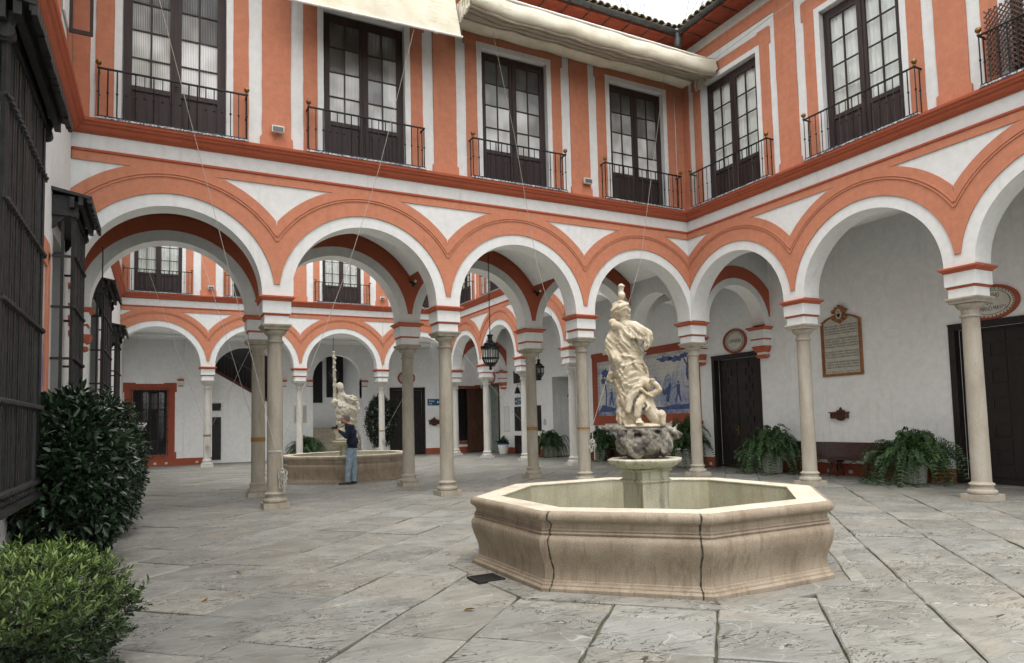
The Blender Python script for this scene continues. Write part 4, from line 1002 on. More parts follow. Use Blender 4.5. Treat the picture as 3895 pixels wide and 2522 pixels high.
# drain grate left of the fountain
dg = empty('drain_grate', (-10.14, -7.92, .014), label='black iron drain grate set in the paving left of the near fountain', cat='drain')
q = MB(); q.box(-.15, .15, -.15, -.125, -.02, .008); q.box(-.15, .15, .125, .15, -.02, .008); q.box(-.15, -.125, -.125, .125, -.02, .008); q.box(.125, .15, -.125, .125, -.02, .008); q.build('frame', 'drain_iron', dg)
for k in range(6): q = MB(); y = -.105+k*.042; q.box(-.125, .125, y-.010, y+.010, -.02, .004); q.build('bar', 'drain_iron', dg)
q = MB(); q.box(-.124, .124, -.124, .124, -.028, -.021); q.build('pit', 'crack_fill', dg)

# ------------------------------------------------------------------ fountains
def fountain(name, c, label, seed=0, cracks=True):
    root = empty(name, (c.x, c.y, 0), label=label, cat='fountain', group='octagonal fountains of the two patios')
    O = Vector((0, 0)); 
    prof = [(1.885, 0), (1.885, .04), (1.876, .046), (1.869, .055), (1.862, .058), (1.860, .072), (1.848, .08), (1.842, .088), (1.840, .10), (1.828, .108), (1.823, .13), (1.821, .16)]
    for k in range(1, 15): t = k/14; prof.append((1.821+.076*math.sin(t*PI/2)**2, .16+.30*t))
    prof += [(1.897, .48), (1.890, .502), (1.876, .518), (1.858, .527), (1.858, .532), (1.866, .537), (1.870, .547), (1.864, .557), (1.854, .562), (1.854, .568), (1.862, .573), (1.860, .582), (1.848, .590), (1.846, .61), (1.848, .63), (1.856, .642), (1.868, .650), (1.868, .656), (1.884, .660), (1.897, .672), (1.904, .69), (1.904, .715), (1.895, .736), (1.872, .75), (1.845, .752)]
    rim_i = 1.58
    sec = []
    for k in range(8):
        a0 = PI/8+(k-1)*PI/4+0.0; a1 = a0+PI/4
        def rg(a, pr): 
            r_ = pr/math.cos(PI/8); return (r_*math.cos(a), r_*math.sin(a))
        m_ = MB(); g = .0
        L = []; Rr = []
        for pr, z in prof:
            x0, y0 = rg(a0, pr); x1, y1 = rg(a1, pr); dx, dy = x1-x0, y1-y0; l = math.hypot(dx, dy)
            L.append(m_.p(x0+dx/l*g, y0+dy/l*g, z)); Rr.append(m_.p(x1-dx/l*g, y1-dy/l*g, z))
        for i in range(len(prof)-1): m_.f(L[i], Rr[i], Rr[i+1], L[i+1])
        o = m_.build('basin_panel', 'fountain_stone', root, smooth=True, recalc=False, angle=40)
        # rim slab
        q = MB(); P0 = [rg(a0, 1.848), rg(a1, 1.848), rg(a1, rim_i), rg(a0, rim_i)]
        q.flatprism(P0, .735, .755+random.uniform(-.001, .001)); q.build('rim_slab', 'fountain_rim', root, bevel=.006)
        q = MB(); P1 = [rg(a0, rim_i+.01), rg(a1, rim_i+.01), rg(a1, rim_i+.05), rg(a0, rim_i+.05)]
        q.flatprism(P1, .0, .74); q.build('inner_panel', 'fountain_inside', root)
    fl = MB(); fl.flatprism(oct_pts(O, 1.65), .0, .10); fl.build('basin_floor', 'fountain_inside', root)
    wt = MB(); wt.flatprism(oct_pts(O, 1.62), .10, .36); wt.build('water', 'pool_water', root)
    if cracks:
        for ang in (0,):
            pass
        for (ka, t, wd) in ((5, .055, .011), (5, .94, .012)):
            # open joints of dark filling running down a panel
            a0 = PI/8+(ka-1+0)*PI/4; a1 = a0+PI/4; m_ = MB(); Lp = []
            for i, (pr, z) in enumerate(prof):
                r_ = (pr+.0035)/math.cos(PI/8); x0, y0, x1, y1 = r_*math.cos(a0), r_*math.sin(a0), r_*math.cos(a1), r_*math.sin(a1)
                tt = t+.0022*math.sin(i*.7+ka)+random.uniform(-.0008, .0008); w_ = wd*random.uniform(.35, .9)
                l = math.hypot(x1-x0, y1-y0); dx, dy = (x1-x0)/l, (y1-y0)/l; x, y = x0+(x1-x0)*tt, y0+(y1-y0)*tt
                Lp.append((m_.p(x-dx*w_, y-dy*w_, z), m_.p(x+dx*w_, y+dy*w_, z)))
            for A_, B_ in zip(Lp, Lp[1:]): m_.f(A_[0], A_[1], B_[1], B_[0])
            m_.build('open_joint', 'crack_fill', root, recalc=False)
    pd = MB(); pd.lathe(0, 0, [(.19, .0), (.19, .855), (.205, .862), (.218, .875), (.218, .888), (.20, .90), (.192, .905), (.192, .985), (.206, .992), (.222, 1.003), (.222, 1.018), (.15, 1.02)], sq=True); p_ = pd.build('pedestal', 'pedestal_stone', root, bevel=.006)
    bw_ = MB(); bw_.lathe(0, 0, [(.20, 1.019), (.29, 1.022), (.35, 1.038), (.40, 1.065), (.44, 1.098), (.452, 1.122), (.444, 1.138), (.34, 1.142)], 8, PI/8); bw_.build('bowl', 'pedestal_stone', root, bevel=.02)
    return root
fountain('fountain', CF, 'near octagonal stone fountain with cracked basin in the foreground')
fountain('fountain', CFAR, 'far octagonal stone fountain behind the columns in the second patio', cracks=False)

# ------------------------------------------------------------------ sculpted figures: union of capsules, voxel remesh, smoothing
def sculpt(name, caps, voxel, mats, parent, smooth_it=4, disp=None, loc=(0, 0, 0), rz=0.0, pick=None, scale=1.0):
    mb = MB()
    for c in caps:
        if len(c) == 4 and not isinstance(c[2], (tuple, list)):
            p0, p1, r0, r1 = c; p0 = Vector(p0); p1 = Vector(p1)
            n = max(2, int((p1-p0).length/max(.01, min(r0, r1)*.8)))
            mb.tube([p0.lerp(p1, k/n) for k in range(n+1)], [r0+(r1-r0)*k/n for k in range(n+1)], 12)
            mb.ball(p0, r0, 12, 8); mb.ball(p1, r1, 12, 8)
        else:
            ctr, rr = c[0], c[1]; mb.ball(ctr, 1.0, 18, 12, rr)
    me = mb.mesh(name+'_raw', None, recalc=False); o = bpy.data.objects.new(name+'_raw', me); COL.objects.link(o)
    m = o.modifiers.new('r', 'REMESH'); m.mode = 'VOXEL'; m.voxel_size = voxel
    if smooth_it: s = o.modifiers.new('s', 'SMOOTH'); s.factor = .5; s.iterations = smooth_it
    dg_ = bpy.context.evaluated_depsgraph_get(); dg_.update()
    out = bpy.data.meshes.new_from_object(o.evaluated_get(dg_)); bpy.data.objects.remove(o); bpy.data.meshes.remove(me)
    out.name = name
    if disp:
        n = len(out.vertices); co = np.zeros(n*3); no = np.zeros(n*3); out.vertices.foreach_get('co', co); out.vertices.foreach_get('normal', no)
        co = co.reshape(-1, 3); no = no.reshape(-1, 3); co = co+no*disp(co)[:, None]; out.vertices.foreach_set('co', co.ravel()); out.update()
    out.materials.clear()
    for mm in (mats if isinstance(mats, (list, tuple)) else [mats]): out.materials.append(MATS[mm])
    if pick:
        n = len(out.polygons); cc = np.zeros(n*3); out.polygons.foreach_get('center', cc); idx = pick(cc.reshape(-1, 3)); out.polygons.foreach_set('material_index', idx.astype(np.int32))
    out.polygons.foreach_set('use_smooth', [True]*len(out.polygons)); out.update()
    ob = mesh_obj(name, out, None, parent, loc, (0, 0, rz))
    if scale != 1.0: ob.scale = (scale,)*3
    return ob
def wob(co, f, s): return np.sin(co[:, 0]*f+s)*np.sin(co[:, 1]*f*1.13+2*s)*np.sin(co[:, 2]*f*.91+3*s)
def chain(pts, r, r2=None):
    r2 = r if r2 is None else r2; n = len(pts)-1
    return [(pts[k], pts[k+1], r+(r2-r)*k/n, r+(r2-r)*(k+1)/n) for k in range(n)]

# ---- near statue: draped woman with a kneeling child on a weathered rock
VR = -R(37)
st1 = empty('statue', (CF.x-.06, CF.y-.05, 1.140), VR, label='pale marble statue of a draped woman with a child in the near fountain', cat='statue', group='marble statues on the fountains')
def S(px, py, d=0.0): return ((px-465)/624, d, (1335-py)/624)
rock = [((.0, 0, .15), (.29, .25, .17)), ((-.19, -.10, .17), (.12, .12, .13)), ((-.20, -.05, .27), (.10, .13, .08)), ((-.08, -.19, .12), (.11, .09, .12)), ((.08, -.20, .18), (.13, .08, .14)), ((.23, -.10, .17), (.11, .12, .15)), ((.24, .10, .16), (.11, .12, .14)), ((-.2, .14, .16), (.12, .1, .14)), ((.0, .2, .14), (.16, .09, .13)),
        ((.0, 0, .335), (.30, .24, .035))]
rock += chain([(-.16, -.06, .34), (-.30, -.09, .355), (-.40, -.12, .365), (-.46, -.13, .372)], .055, .02) + chain([(-.18, -.10, .30), (-.06, -.20, .315), (.06, -.24, .295), (.13, -.25, .26)], .03, .02)
rock += chain([(.22, -.08, .33), (.32, -.10, .32), (.40, -.12, .285), (.43, -.13, .27)], .05, .022) + chain([(.28, -.06, .26), (.35, -.09, .235), (.41, -.12, .245)], .035, .02) + chain([(.30, -.06, .35), (.33, -.07, .41)], .03, .012) + chain([(.36, -.09, .33), (.39, -.10, .385)], .02, .01)
rock += chain([(.22, -.16, .30), (.25, -.22, .20), (.23, -.25, .08)], .05, .035) + chain([(-.14, -.20, .28), (-.17, -.23, .16), (-.12, -.24, .06)], .045, .04)
sculpt('rock', rock, .011, 'weathered_rock', st1, 2, lambda c: .010*wob(c, 34, .4)+.006*wob(c, 71, 1.7)+.004*wob(c, 130, 2.2))
BT = [(.36, -.14, .15), (.54, -.16, .115), (.66, -.14, .135), (.78, -.11, .165), (.985, -.13, .185), (1.18, -.16, .168), (1.30, -.16, .155), (1.45, -.17, .165), (1.56, -.16, .11), (1.62, -.17, .065)]
def body_at(z):
    for (a, ca, ra), (b, cb, rb) in zip(BT, BT[1:]):
        if a <= z <= b: t = (z-a)/(b-a); return ca+(cb-ca)*t, ra+(rb-ra)*t
    return (BT[0][1], BT[0][2]) if z < BT[0][0] else (BT[-1][1], BT[-1][2])
fig = []
for (a, ca, ra), (b, cb, rb) in zip(BT, BT[1:]):
    n = 3
    for k in range(n+1): t = k/n; z = a+(b-a)*t; c, r_ = ca+(cb-ca)*t, ra+(rb-ra)*t; fig.append(((c, 0, z), (r_, r_*.78, max(.05, (b-a)/n*1.3))))
def on(px, py, lift=0.0):
    s, _, z = S(px, py); c, r_ = body_at(z); q = max(0.0, 1-((s-c)/max(r_, .01))**2); return (s, -.78*r_*math.sqrt(q)-lift, z)
folds = [[(285, 400), (272, 480), (282, 545), (320, 585), (375, 592), (432, 606), (478, 590)], [(250, 600), (285, 645), (350, 662), (420, 640), (480, 606)], [(262, 640), (325, 695), (352, 745)], [(478, 622), (508, 680), (518, 730), (465, 778), (400, 806)], [(300, 700), (350, 790), (420, 825)], [(282, 765), (322, 850), (372, 905), (392, 965)], [(516, 745), (455, 828), (402, 880), (372, 960), (338, 1005)], [(292, 800), (330, 900), (352, 1000), (330, 1065)], [(312, 905), (352, 965), (398, 1045)], [(280, 425), (288, 520)], [(346, 372), (380, 440), (402, 505)], [(368, 385), (410, 450), (440, 500)], [(305, 385), (335, 490), (392, 556)], [(250, 430), (246, 520), (262, 590)], [(320, 400), (350, 480), (395, 520)], [(430, 660), (470, 700), (500, 742)], [(340, 1010), (330, 1060), (345, 1095)], [(300, 880), (302, 980), (310, 1080)], [(370, 660), (360, 700), (330, 760), (340, 830)], [(440, 520), (470, 560), (486, 600)]]
for f_ in folds:
    pts = [on(*p, .004) for p in f_]; fig += chain(pts, .020, .0125)
for k in range(11):          # folds round the back and sides
    a = R(10+k*16+(k % 3)*4); pts = []
    for j in range(7):
        z = .45+j*.155; c, r_ = body_at(z); aa = a+.16*math.sin(j*1.1+k*2.0); pts.append((c+r_*math.cos(aa), .78*r_*math.sin(aa), z))
    fig += chain(pts, .018, .012)
# shoulders, arms and sleeves
fig += chain([(-.17, 0, 1.53), (-.27, -.03, 1.48), (-.33, -.04, 1.38), (-.33, -.05, 1.25), (-.26, -.12, 1.15)], .092, .05)
fig += chain([(-.14, -.03, 1.55), (-.06, -.07, 1.535), (.02, -.10, 1.48), (.09, -.11, 1.435)], .078, .066) + chain([(.09, -.11, 1.435), (.105, -.10, 1.38), (.07, -.06, 1.31)], .062, .05)
for k in range(6): fig += chain([(-.10+k*.033, -.13, 1.50-k*.012), (-.10+k*.036, -.155, 1.40-k*.006)], .013, .012)
fig += chain([(.10, -.16, 1.42), (.095, -.165, 1.30)], .018, .018) + chain([(.07, -.155, 1.39), (.06, -.15, 1.29)], .016, .014)
# knotted scarf, neck, head and turban
fig += [((-.265, -.09, 1.555), (.065, .07, .06)), ((-.30, -.06, 1.60), (.05, .06, .05))] + chain([(-.17, 0, 1.58), (-.175, -.01, 1.68)], .062, .058)
fig += [((-.185, -.015, 1.745), (.082, .092, .105)), ((-.215, .01, 1.77), (.098, .10, .075)), ((-.25, .03, 1.70), (.065, .08, .085))]
fig += chain([(-.30, -.04, 1.74), (-.22, -.11, 1.775), (-.13, -.09, 1.80)], .026, .022) + chain([(-.31, 0, 1.69), (-.25, -.09, 1.72), (-.14, -.10, 1.76)], .022, .02) + chain([(-.28, .0, 1.82), (-.2, -.05, 1.845), (-.12, -.02, 1.82)], .024, .02)
fig += chain([(-.112, -.07, 1.755), (-.092, -.085, 1.735), (-.105, -.08, 1.715)], .014, .012) + [((-.115, -.055, 1.675), (.03, .03, .025))]
fig += chain([(-.20, .03, 1.82), (-.19, .03, 2.045)], .034, .034) + [((-.185, 0, 1.93), (.045, .05, .045)), ((-.185, .02, 2.045), (.042, .042, .022))]
# base slab, foot, tree stump and flying hem
fig += [((.0, -.02, .375), (.25, .19, .04)), ((-.20, .05, .50), (.075, .09, .16)), ((-.26, .0, .68), (.03, .05, .05))]
fig += chain([(-.06, -.10, .46), (-.035, -.18, .43)], .045, .035)
for k in range(5): fig += chain([(-.065+k*.016, -.20, .425), (-.068+k*.019, -.225, .415)], .0105, .009)
fig += chain([(-.34, -.03, 1.0), (-.37, -.02, .94), (-.33, -.02, .90)], .035, .02)
# child: seated body, bent knee, shawl, raised arm over the face
fig += chain([(.17, -.06, .455), (.10, -.08, .54), (.075, -.07, .64), (.06, -.06, .72)], .085, .062) + chain([(.16, -.05, .46), (.215, -.10, .50)], .08, .06) + chain([(.215, -.10, .50), (.23, -.11, .405)], .055, .038)
fig += chain([(.06, -.08, .725), (.13, -.14, .74), (.205, -.15, .785)], .042, .036) + chain([(.205, -.15, .785), (.175, -.15, .845), (.13, -.14, .885)], .034, .026) + [((.125, -.14, .89), (.032, .03, .028))]
for k in range(4): fig += chain([(.115+k*.014, -.165, .90), (.10+k*.012, -.17, .915)], .0095, .008)
fig += [((.085, -.07, .85), (.062, .07, .075)), ((.06, -.05, .87), (.075, .08, .075))] + chain([(.03, -.06, .90), (-.05, -.12, .82), (-.13, -.13, .70), (-.16, -.15, .56)], .055, .04)
fig += chain([(.02, -.10, .72), (-.03, -.16, .62), (-.06, -.17, .50)], .05, .042) + chain([(.05, -.13, .66), (.08, -.16, .60), (.05, -.17, .555)], .02, .016) + chain([(-.0, -.12, .68), (.02, -.15, .60)], .02, .014)
fig += chain([(.0, -.14, .80), (.06, -.15, .745), (.12, -.17, .715)], .022, .014)
def carve(c):
    s, d, z = c[:, 0], c[:, 1], c[:, 2]
    cloth = np.clip((1.56-z)/.06, 0, 1)*np.clip((z-.42)/.05, 0, 1)*np.clip((.02-s+np.maximum(0, z-.95)*.5)/.06, 0, 1)
    a1 = 46*(s*.75-d*.75+.30*np.sin(3.1*z+1.2)+.05*np.sin(11*z+5*s)); a2 = 30*(z*.8+s*.9+.05*np.sin(9*z+14*s)+.35*d)
    blend = .5+.5*np.sin(4.0*z+.8)
    cr = (1-np.abs(np.sin(a1)))*(1-blend)+(1-np.abs(np.sin(a2)))*blend
    return cloth*(.010*cr**2-.006*(1-cr)**6)+.0016*wob(c, 60, .9)+.001*wob(c, 150, .3)
sculpt('figure', fig, .0072, 'marble_statue', st1, 1, carve)

# ---- far statue: kneeling figure with outstretched arms before a knotted pole
st2 = empty('statue', (CFAR.x-.02, CFAR.y, 1.140), -R(27), label='pale stone statue of a seated figure by a knotted pole in the far fountain', cat='statue', group='marble statues on the fountains')
def S2_(px, py, d=0.0): return ((px-612)/317, d, (990-py)/317)
f2 = [((-.02, 0, .06), (.30, .27, .09)), ((-.03, 0, .28), (.33, .28, .25)), ((.0, 0, .55), (.31, .28, .14)), ((.0, 0, .72), (.33, .28, .20)), ((.03, 0, .92), (.37, .29, .20))]
rr = random.Random(4)
for k in range(26):
    z = .06+k*.038; a = rr.uniform(0, 6.3); pts = []
    for j in range(6): aa = a+j*.32; r_ = .30+.04*math.sin(k*1.7)+.02*math.sin(j); pts.append((r_*math.cos(aa), .85*r_*math.sin(aa), z+.05*math.sin(j*1.1+k)))
    f2 += chain(pts, .042, .026)
f2 += chain([S2_(500, 640), S2_(503, 500), S2_(498, 330), S2_(497, 120)], .062, .042) + [(S2_(505, 612, -.05), (.105, .10, .105)), (S2_(497, 122), (.05, .05, .02))]
for k, (px, py) in enumerate(((490, 170), (512, 230), (488, 270), (515, 300), (490, 355), (512, 400), (492, 450), (515, 180))): f2.append((S2_(px, py, -.03), (.032, .04, .028)))
f2 += [(S2_(560, 470, -.03), (.105, .105, .125)), (S2_(575, 478, -.09), (.045, .05, .05)), (S2_(552, 450, 0), (.115, .11, .10))] + chain([S2_(562, 510), S2_(572, 560), S2_(585, 640)], .10, .19)
f2 += chain([S2_(575, 540, -.05), S2_(640, 575, -.15), S2_(700, 600, -.18), S2_(738, 598, -.17)], .075, .032) + chain([S2_(570, 545, .1), S2_(640, 560, .12), S2_(672, 548, .1)], .06, .03)
for k in range(3): f2 += chain([S2_(738, 596, -.17), S2_(736+4*k, 575-4*k, -.16-.02*k)], .014, .01)
f2 += [(S2_(690, 580, 0), (.09, .09, .09)), (S2_(705, 660, -.03), (.13, .15, .20)), (S2_(735, 690, -.08), (.07, .08, .08))]
for k in range(9): f2 += chain([S2_(540+k*16, 600+6*k, -.15), S2_(560+k*20, 650+5*k, -.24), S2_(590+k*18, 690+3*k, -.22)], .035, .025)
sculpt('figure', f2, .014, 'far_statue_stone', st2, 3, lambda c: .006*wob(c, 40, .5)+.003*wob(c, 90, 1.1))

# ------------------------------------------------------------------ man with camera beside the far fountain
man = empty('person', (-8.44, 4.40, .004), -R(20), label='man in navy jacket and pale jeans standing by the far fountain, raising a camera', cat='person')
def M_(px, py, d=0.0): return ((px-755)/348, d, (1388-py)/348)
bd = []
bd += chain([M_(752, 1080, -.09), M_(735, 1215, -.10), M_(725, 1355, -.10)], .105, .062) + chain([M_(770, 1080, .08), M_(782, 1215, .08), M_(778, 1360, .08)], .105, .062)
bd += chain([M_(745, 1372, -.10), M_(700, 1376, -.11), M_(655, 1379, -.115)], .045, .030) + chain([M_(795, 1372, .08), M_(760, 1376, .08), M_(720, 1379, .08)], .045, .030)
bd += [(M_(765, 1055), (.155, .19, .13)), (M_(770, 985), (.165, .20, .17)), (M_(758, 905), (.155, .21, .18)), (M_(746, 850), (.135, .205, .12)), (M_(740, 825), (.10, .17, .06))]
bd += chain([M_(738, 825), M_(716, 796)], .068, .060)
bd += [(M_(697, 768), (.098, .082, .118)), (M_(704, 752), (.10, .084, .075)), (M_(688, 790), (.07, .06, .06))]
bd += chain([M_(672, 768), M_(661, 776), M_(668, 783)], .014, .016) + [(M_(668, 794), (.018, .03, .012)), (M_(668, 800), (.018, .028, .012))]
bd += [(M_(708, 772, -.083), (.022, .012, .032)), (M_(708, 772, .083), (.022, .012, .032))]
for sg in (-1, 1):
    sh, el, wr = M_(748, 845, .20*sg), M_(722, 935, .235*sg), M_(648, 882, .075*sg)
    bd += chain([sh, el], .078, .062) + chain([el, wr], .060, .036)
    hx = M_(634, 868, .055*sg); bd += [(hx, (.042, .022, .048))]
    for k in range(4): bd += chain([M_(632-2*k, 858+7*k, .05*sg), M_(616-2*k, 850+8*k, .045*sg), M_(612-2*k, 856+8*k, .02*sg)], .0105, .009)
    bd += chain([M_(640, 862, .045*sg), M_(634, 842, .03*sg), M_(626, 836, .025*sg)], .012, .010)
def mpick(c):
    s, d, z = c[:, 0], c[:, 1], c[:, 2]; idx = np.full(len(c), 1)
    idx[z < .985-.05*(s-.03)] = 2; idx[z < .072] = 3
    idx[(z > 1.665-.25*(s+.10)) & (s < .06)] = 0
    idx[(s < -.318) & (z > 1.36) & (z < 1.62)] = 0
    return idx
body = sculpt('body', bd, .0105, ['skin_tone', 'navy_cloth', 'denim_cloth', 'shoe_leather'], man, 3, lambda c: .004*wob(c, 26, .3)*(c[:, 2] < 1.62)+.0025*wob(c, 60, 1.9)*(c[:, 2] < 1.6), pick=mpick)
hr = [(M_(714, 748), (.098, .092, .075)), (M_(727, 770), (.075, .088, .085)), (M_(700, 738), (.085, .08, .04)), (M_(712, 764, -.075), (.05, .022, .05)), (M_(712, 764, .075), (.05, .022, .05))]
sculpt('hair', hr, .0105, 'grey_hair', body, 2, lambda c: .005*wob(c, 120, .4))
gm = MB()
for sg in (-1, 1):
    gm.tube([(M_(664, 766)[0]+.006*abs(math.sin(a*PI/6)), .034*sg+.027*math.cos(a*PI/6), M_(664, 766)[2]+.020*math.sin(a*PI/6)) for a in range(13)], .0035, 5); gm.tube([M_(664, 766, .06*sg), M_(708, 762, .088*sg)], .003, 5)
gm.tube([M_(663, 765, -.01), M_(663, 765, .01)], .003, 5); gm.build('glasses', 'camera_black', body)
cl = MB(); cl.tube([M_(712, 808, -.06), M_(722, 830, -.11), M_(726, 846, -.10)], .012, 6); cl.tube([M_(706, 812, .0), M_(712, 842, .0)], .02, 6); cl.build('shirt_collar', 'shirt_red', body)
cm = empty('camera', man.matrix_basis @ Vector(M_(620, 848)), -R(20), label='black camera with long lens held up by the man', cat='camera')
q = MB(); q.box(-.02, .045, -.07, .07, -.045, .045); q.box(-.005, .04, -.03, .03, .045, .07); q.build('camera_body', 'camera_black', cm, bevel=.008)
q = MB(lambda a, b, c: (-.02-c, a, b)); q.lathe(0, 0, [(.034, 0), (.036, .01), (.036, .055), (.033, .06), (.038, .065), (.038, .095), (.03, .097)], 18); q.build('lens', 'camera_black', cm, smooth=True)
q = MB(); q.tube([(.03, -.07, .03), (.10, -.08, .01), (.20, -.06, .04), (.28, -.02, .16)], .007, 5); q.tube([(.03, .07, .03), (.12, .08, .0), (.22, .06, .05), (.28, .02, .16)], .007, 5); q.build('strap', 'camera_black', cm)

# ------------------------------------------------------------------ plants
def leaf_mesh(name, pos, d, nrm, length, width, mat, tint, fold=.25, curl=.15):
    """pos (n,3), d = leaf axis, nrm = leaf normal; every leaf is a folded six point blade"""
    n = len(pos); d = d/np.linalg.norm(d, axis=1)[:, None]; s = np.cross(d, nrm); s /= (np.linalg.norm(s, axis=1)[:, None]+1e-9); u = np.cross(s, d)
    L = length[:, None]; W = width[:, None]
    P = [pos, pos+d*L*.35+s*W*.5+u*W*fold, pos+d*L*.70+s*W*.38+u*(W*fold-L*curl*.3), pos+d*L-u*L*curl, pos+d*L*.70-s*W*.38+u*(W*fold-L*curl*.3), pos+d*L*.35-s*W*.5+u*W*fold]
    V = np.stack(P, 1).reshape(-1, 3)
    me = bpy.data.meshes.new(name); me.vertices.add(6*n); me.vertices.foreach_set('co', V.ravel())
    idx = np.arange(n)[:, None]*6; F = np.concatenate([idx+np.array([0, 1, 2, 3]), idx+np.array([0, 3, 4, 5])], 1).reshape(-1)
    me.loops.add(8*n); me.loops.foreach_set('vertex_index', F.astype(np.int32)); me.polygons.add(2*n); me.polygons.foreach_set('loop_start', np.arange(0, 8*n, 4, dtype=np.int32))
    me.update(calc_edges=True)
    a = me.attributes.new('tint', 'FLOAT', 'POINT'); a.data.foreach_set('value', np.repeat(tint, 6).astype(np.float32))
    me.materials.append(MATS[mat]); me.validate(); return me
def rand_dirs(n, g=rng): v = g.normal(size=(n, 3)); return v/np.linalg.norm(v, axis=1)[:, None]
def superell(n, half, p=2.8, shell=.7):
    v = rand_dirs(n); k = (np.abs(v[:, 0])**p+np.abs(v[:, 1])**p+np.abs(v[:, 2])**p)**(-1/p)
    r = np.where(rng.random(n) < shell, rng.uniform(.84, 1.0, n), rng.uniform(.3, .9, n))
    lump = 1+.13*np.sin(v[:, 0]*7+1)*np.sin(v[:, 1]*6+2)*np.sin(v[:, 2]*8)+.07*np.sin(v[:, 2]*13+v[:, 1]*9)+.05*np.sin(v[:, 0]*19+v[:, 2]*11)+np.where(rng.random(n) < .03, rng.uniform(.0, .16, n), 0)
    return v*(k*r*lump)[:, None]*np.array(half), v
def shrub(name, c, half, n, mat, ll, lw, label, group=None, p=2.8, up=.35, stems=5, cat='shrub'):
    root = empty(name, (c[0], c[1], 0), label=label, cat=cat, group=group)
    q, v = superell(n, half, p); d = v*.75+rand_dirs(n)*.75; d[:, 2] += up*rng.random(n); nn = rand_dirs(n)*.6+np.array([0, 0, .8])
    t = np.clip(rng.beta(2, 3.2, n), 0, 1)
    me = leaf_mesh('foliage', q+np.array([0, 0, c[2]]), d, nn, rng.uniform(.65, 1.15, n)*ll, rng.uniform(.75, 1.1, n)*lw, mat, t)
    mesh_obj('foliage', me, None, root)
    for k in range(stems):
        a = random.uniform(0, 6.28); st_ = MB(); r_ = .35*min(half[0], half[1])
        st_.tube([(r_*.4*math.cos(a), r_*.4*math.sin(a), 0), (r_*math.cos(a), r_*math.sin(a), c[2]*.6), (2*r_*math.cos(a+.3), 2*r_*math.sin(a+.3), c[2]*1.3)], [.022, .016, .008], 6); st_.build('stem', 'bark', root)
    return root
shrub('hedge', (-14.10, -4.45, 1.02), (.60, 1.05, 1.0), 6000, 'hedge_leaf', .13, .062, 'tall dark glossy hedge shrub nearest on the left, behind the light green bush', 'dark hedge shrubs along the church wall', 2.3, up=.2)
shrub('hedge', (-13.95, -1.75, 1.06), (.57, 1.25, 1.04), 8000, 'hedge_leaf', .085, .042, 'second dark hedge shrub along the church wall, just behind the nearest one', 'dark hedge shrubs along the church wall', 2.8, up=.2)
shrub('hedge', (-13.98, 1.1, .86), (.58, 1.5, .86), 6500, 'hedge_leaf', .08, .04, 'lower farthest dark hedge shrub under the leftmost arch', 'dark hedge shrubs along the church wall', 2.8, up=.2)
# light green clipped bush in the foreground: twigs with opposite narrow leaves
ol = empty('clipped_bush', (-13.85, -9.0, 0), label='light green clipped bush with narrow leaves in the bottom left corner', cat='bush')
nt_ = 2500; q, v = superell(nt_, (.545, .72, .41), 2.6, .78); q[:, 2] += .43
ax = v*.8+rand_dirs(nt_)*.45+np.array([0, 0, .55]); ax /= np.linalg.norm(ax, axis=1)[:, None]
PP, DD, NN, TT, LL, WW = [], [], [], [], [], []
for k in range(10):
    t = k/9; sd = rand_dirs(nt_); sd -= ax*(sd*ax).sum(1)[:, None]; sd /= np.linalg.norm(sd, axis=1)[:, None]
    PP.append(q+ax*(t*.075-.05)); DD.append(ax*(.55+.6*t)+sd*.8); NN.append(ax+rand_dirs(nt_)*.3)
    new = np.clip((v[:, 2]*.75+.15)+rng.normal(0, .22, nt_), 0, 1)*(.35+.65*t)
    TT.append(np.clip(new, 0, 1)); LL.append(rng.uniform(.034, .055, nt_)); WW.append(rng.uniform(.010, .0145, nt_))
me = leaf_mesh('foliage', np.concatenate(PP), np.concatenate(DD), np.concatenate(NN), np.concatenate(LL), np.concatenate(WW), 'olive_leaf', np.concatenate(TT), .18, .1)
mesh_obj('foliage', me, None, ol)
for k in range(16):
    a = random.uniform(0, 6.28); st_ = MB(); r_ = random.uniform(.1, .4)
    st_.tube([(.06*math.cos(a), .06*math.sin(a), 0), (r_*.6*math.cos(a), r_*.6*math.sin(a), .25), (r_*math.cos(a), r_*1.2*math.sin(a), .62)], [.014, .009, .004], 5); st_.build('stem', 'bark', ol)
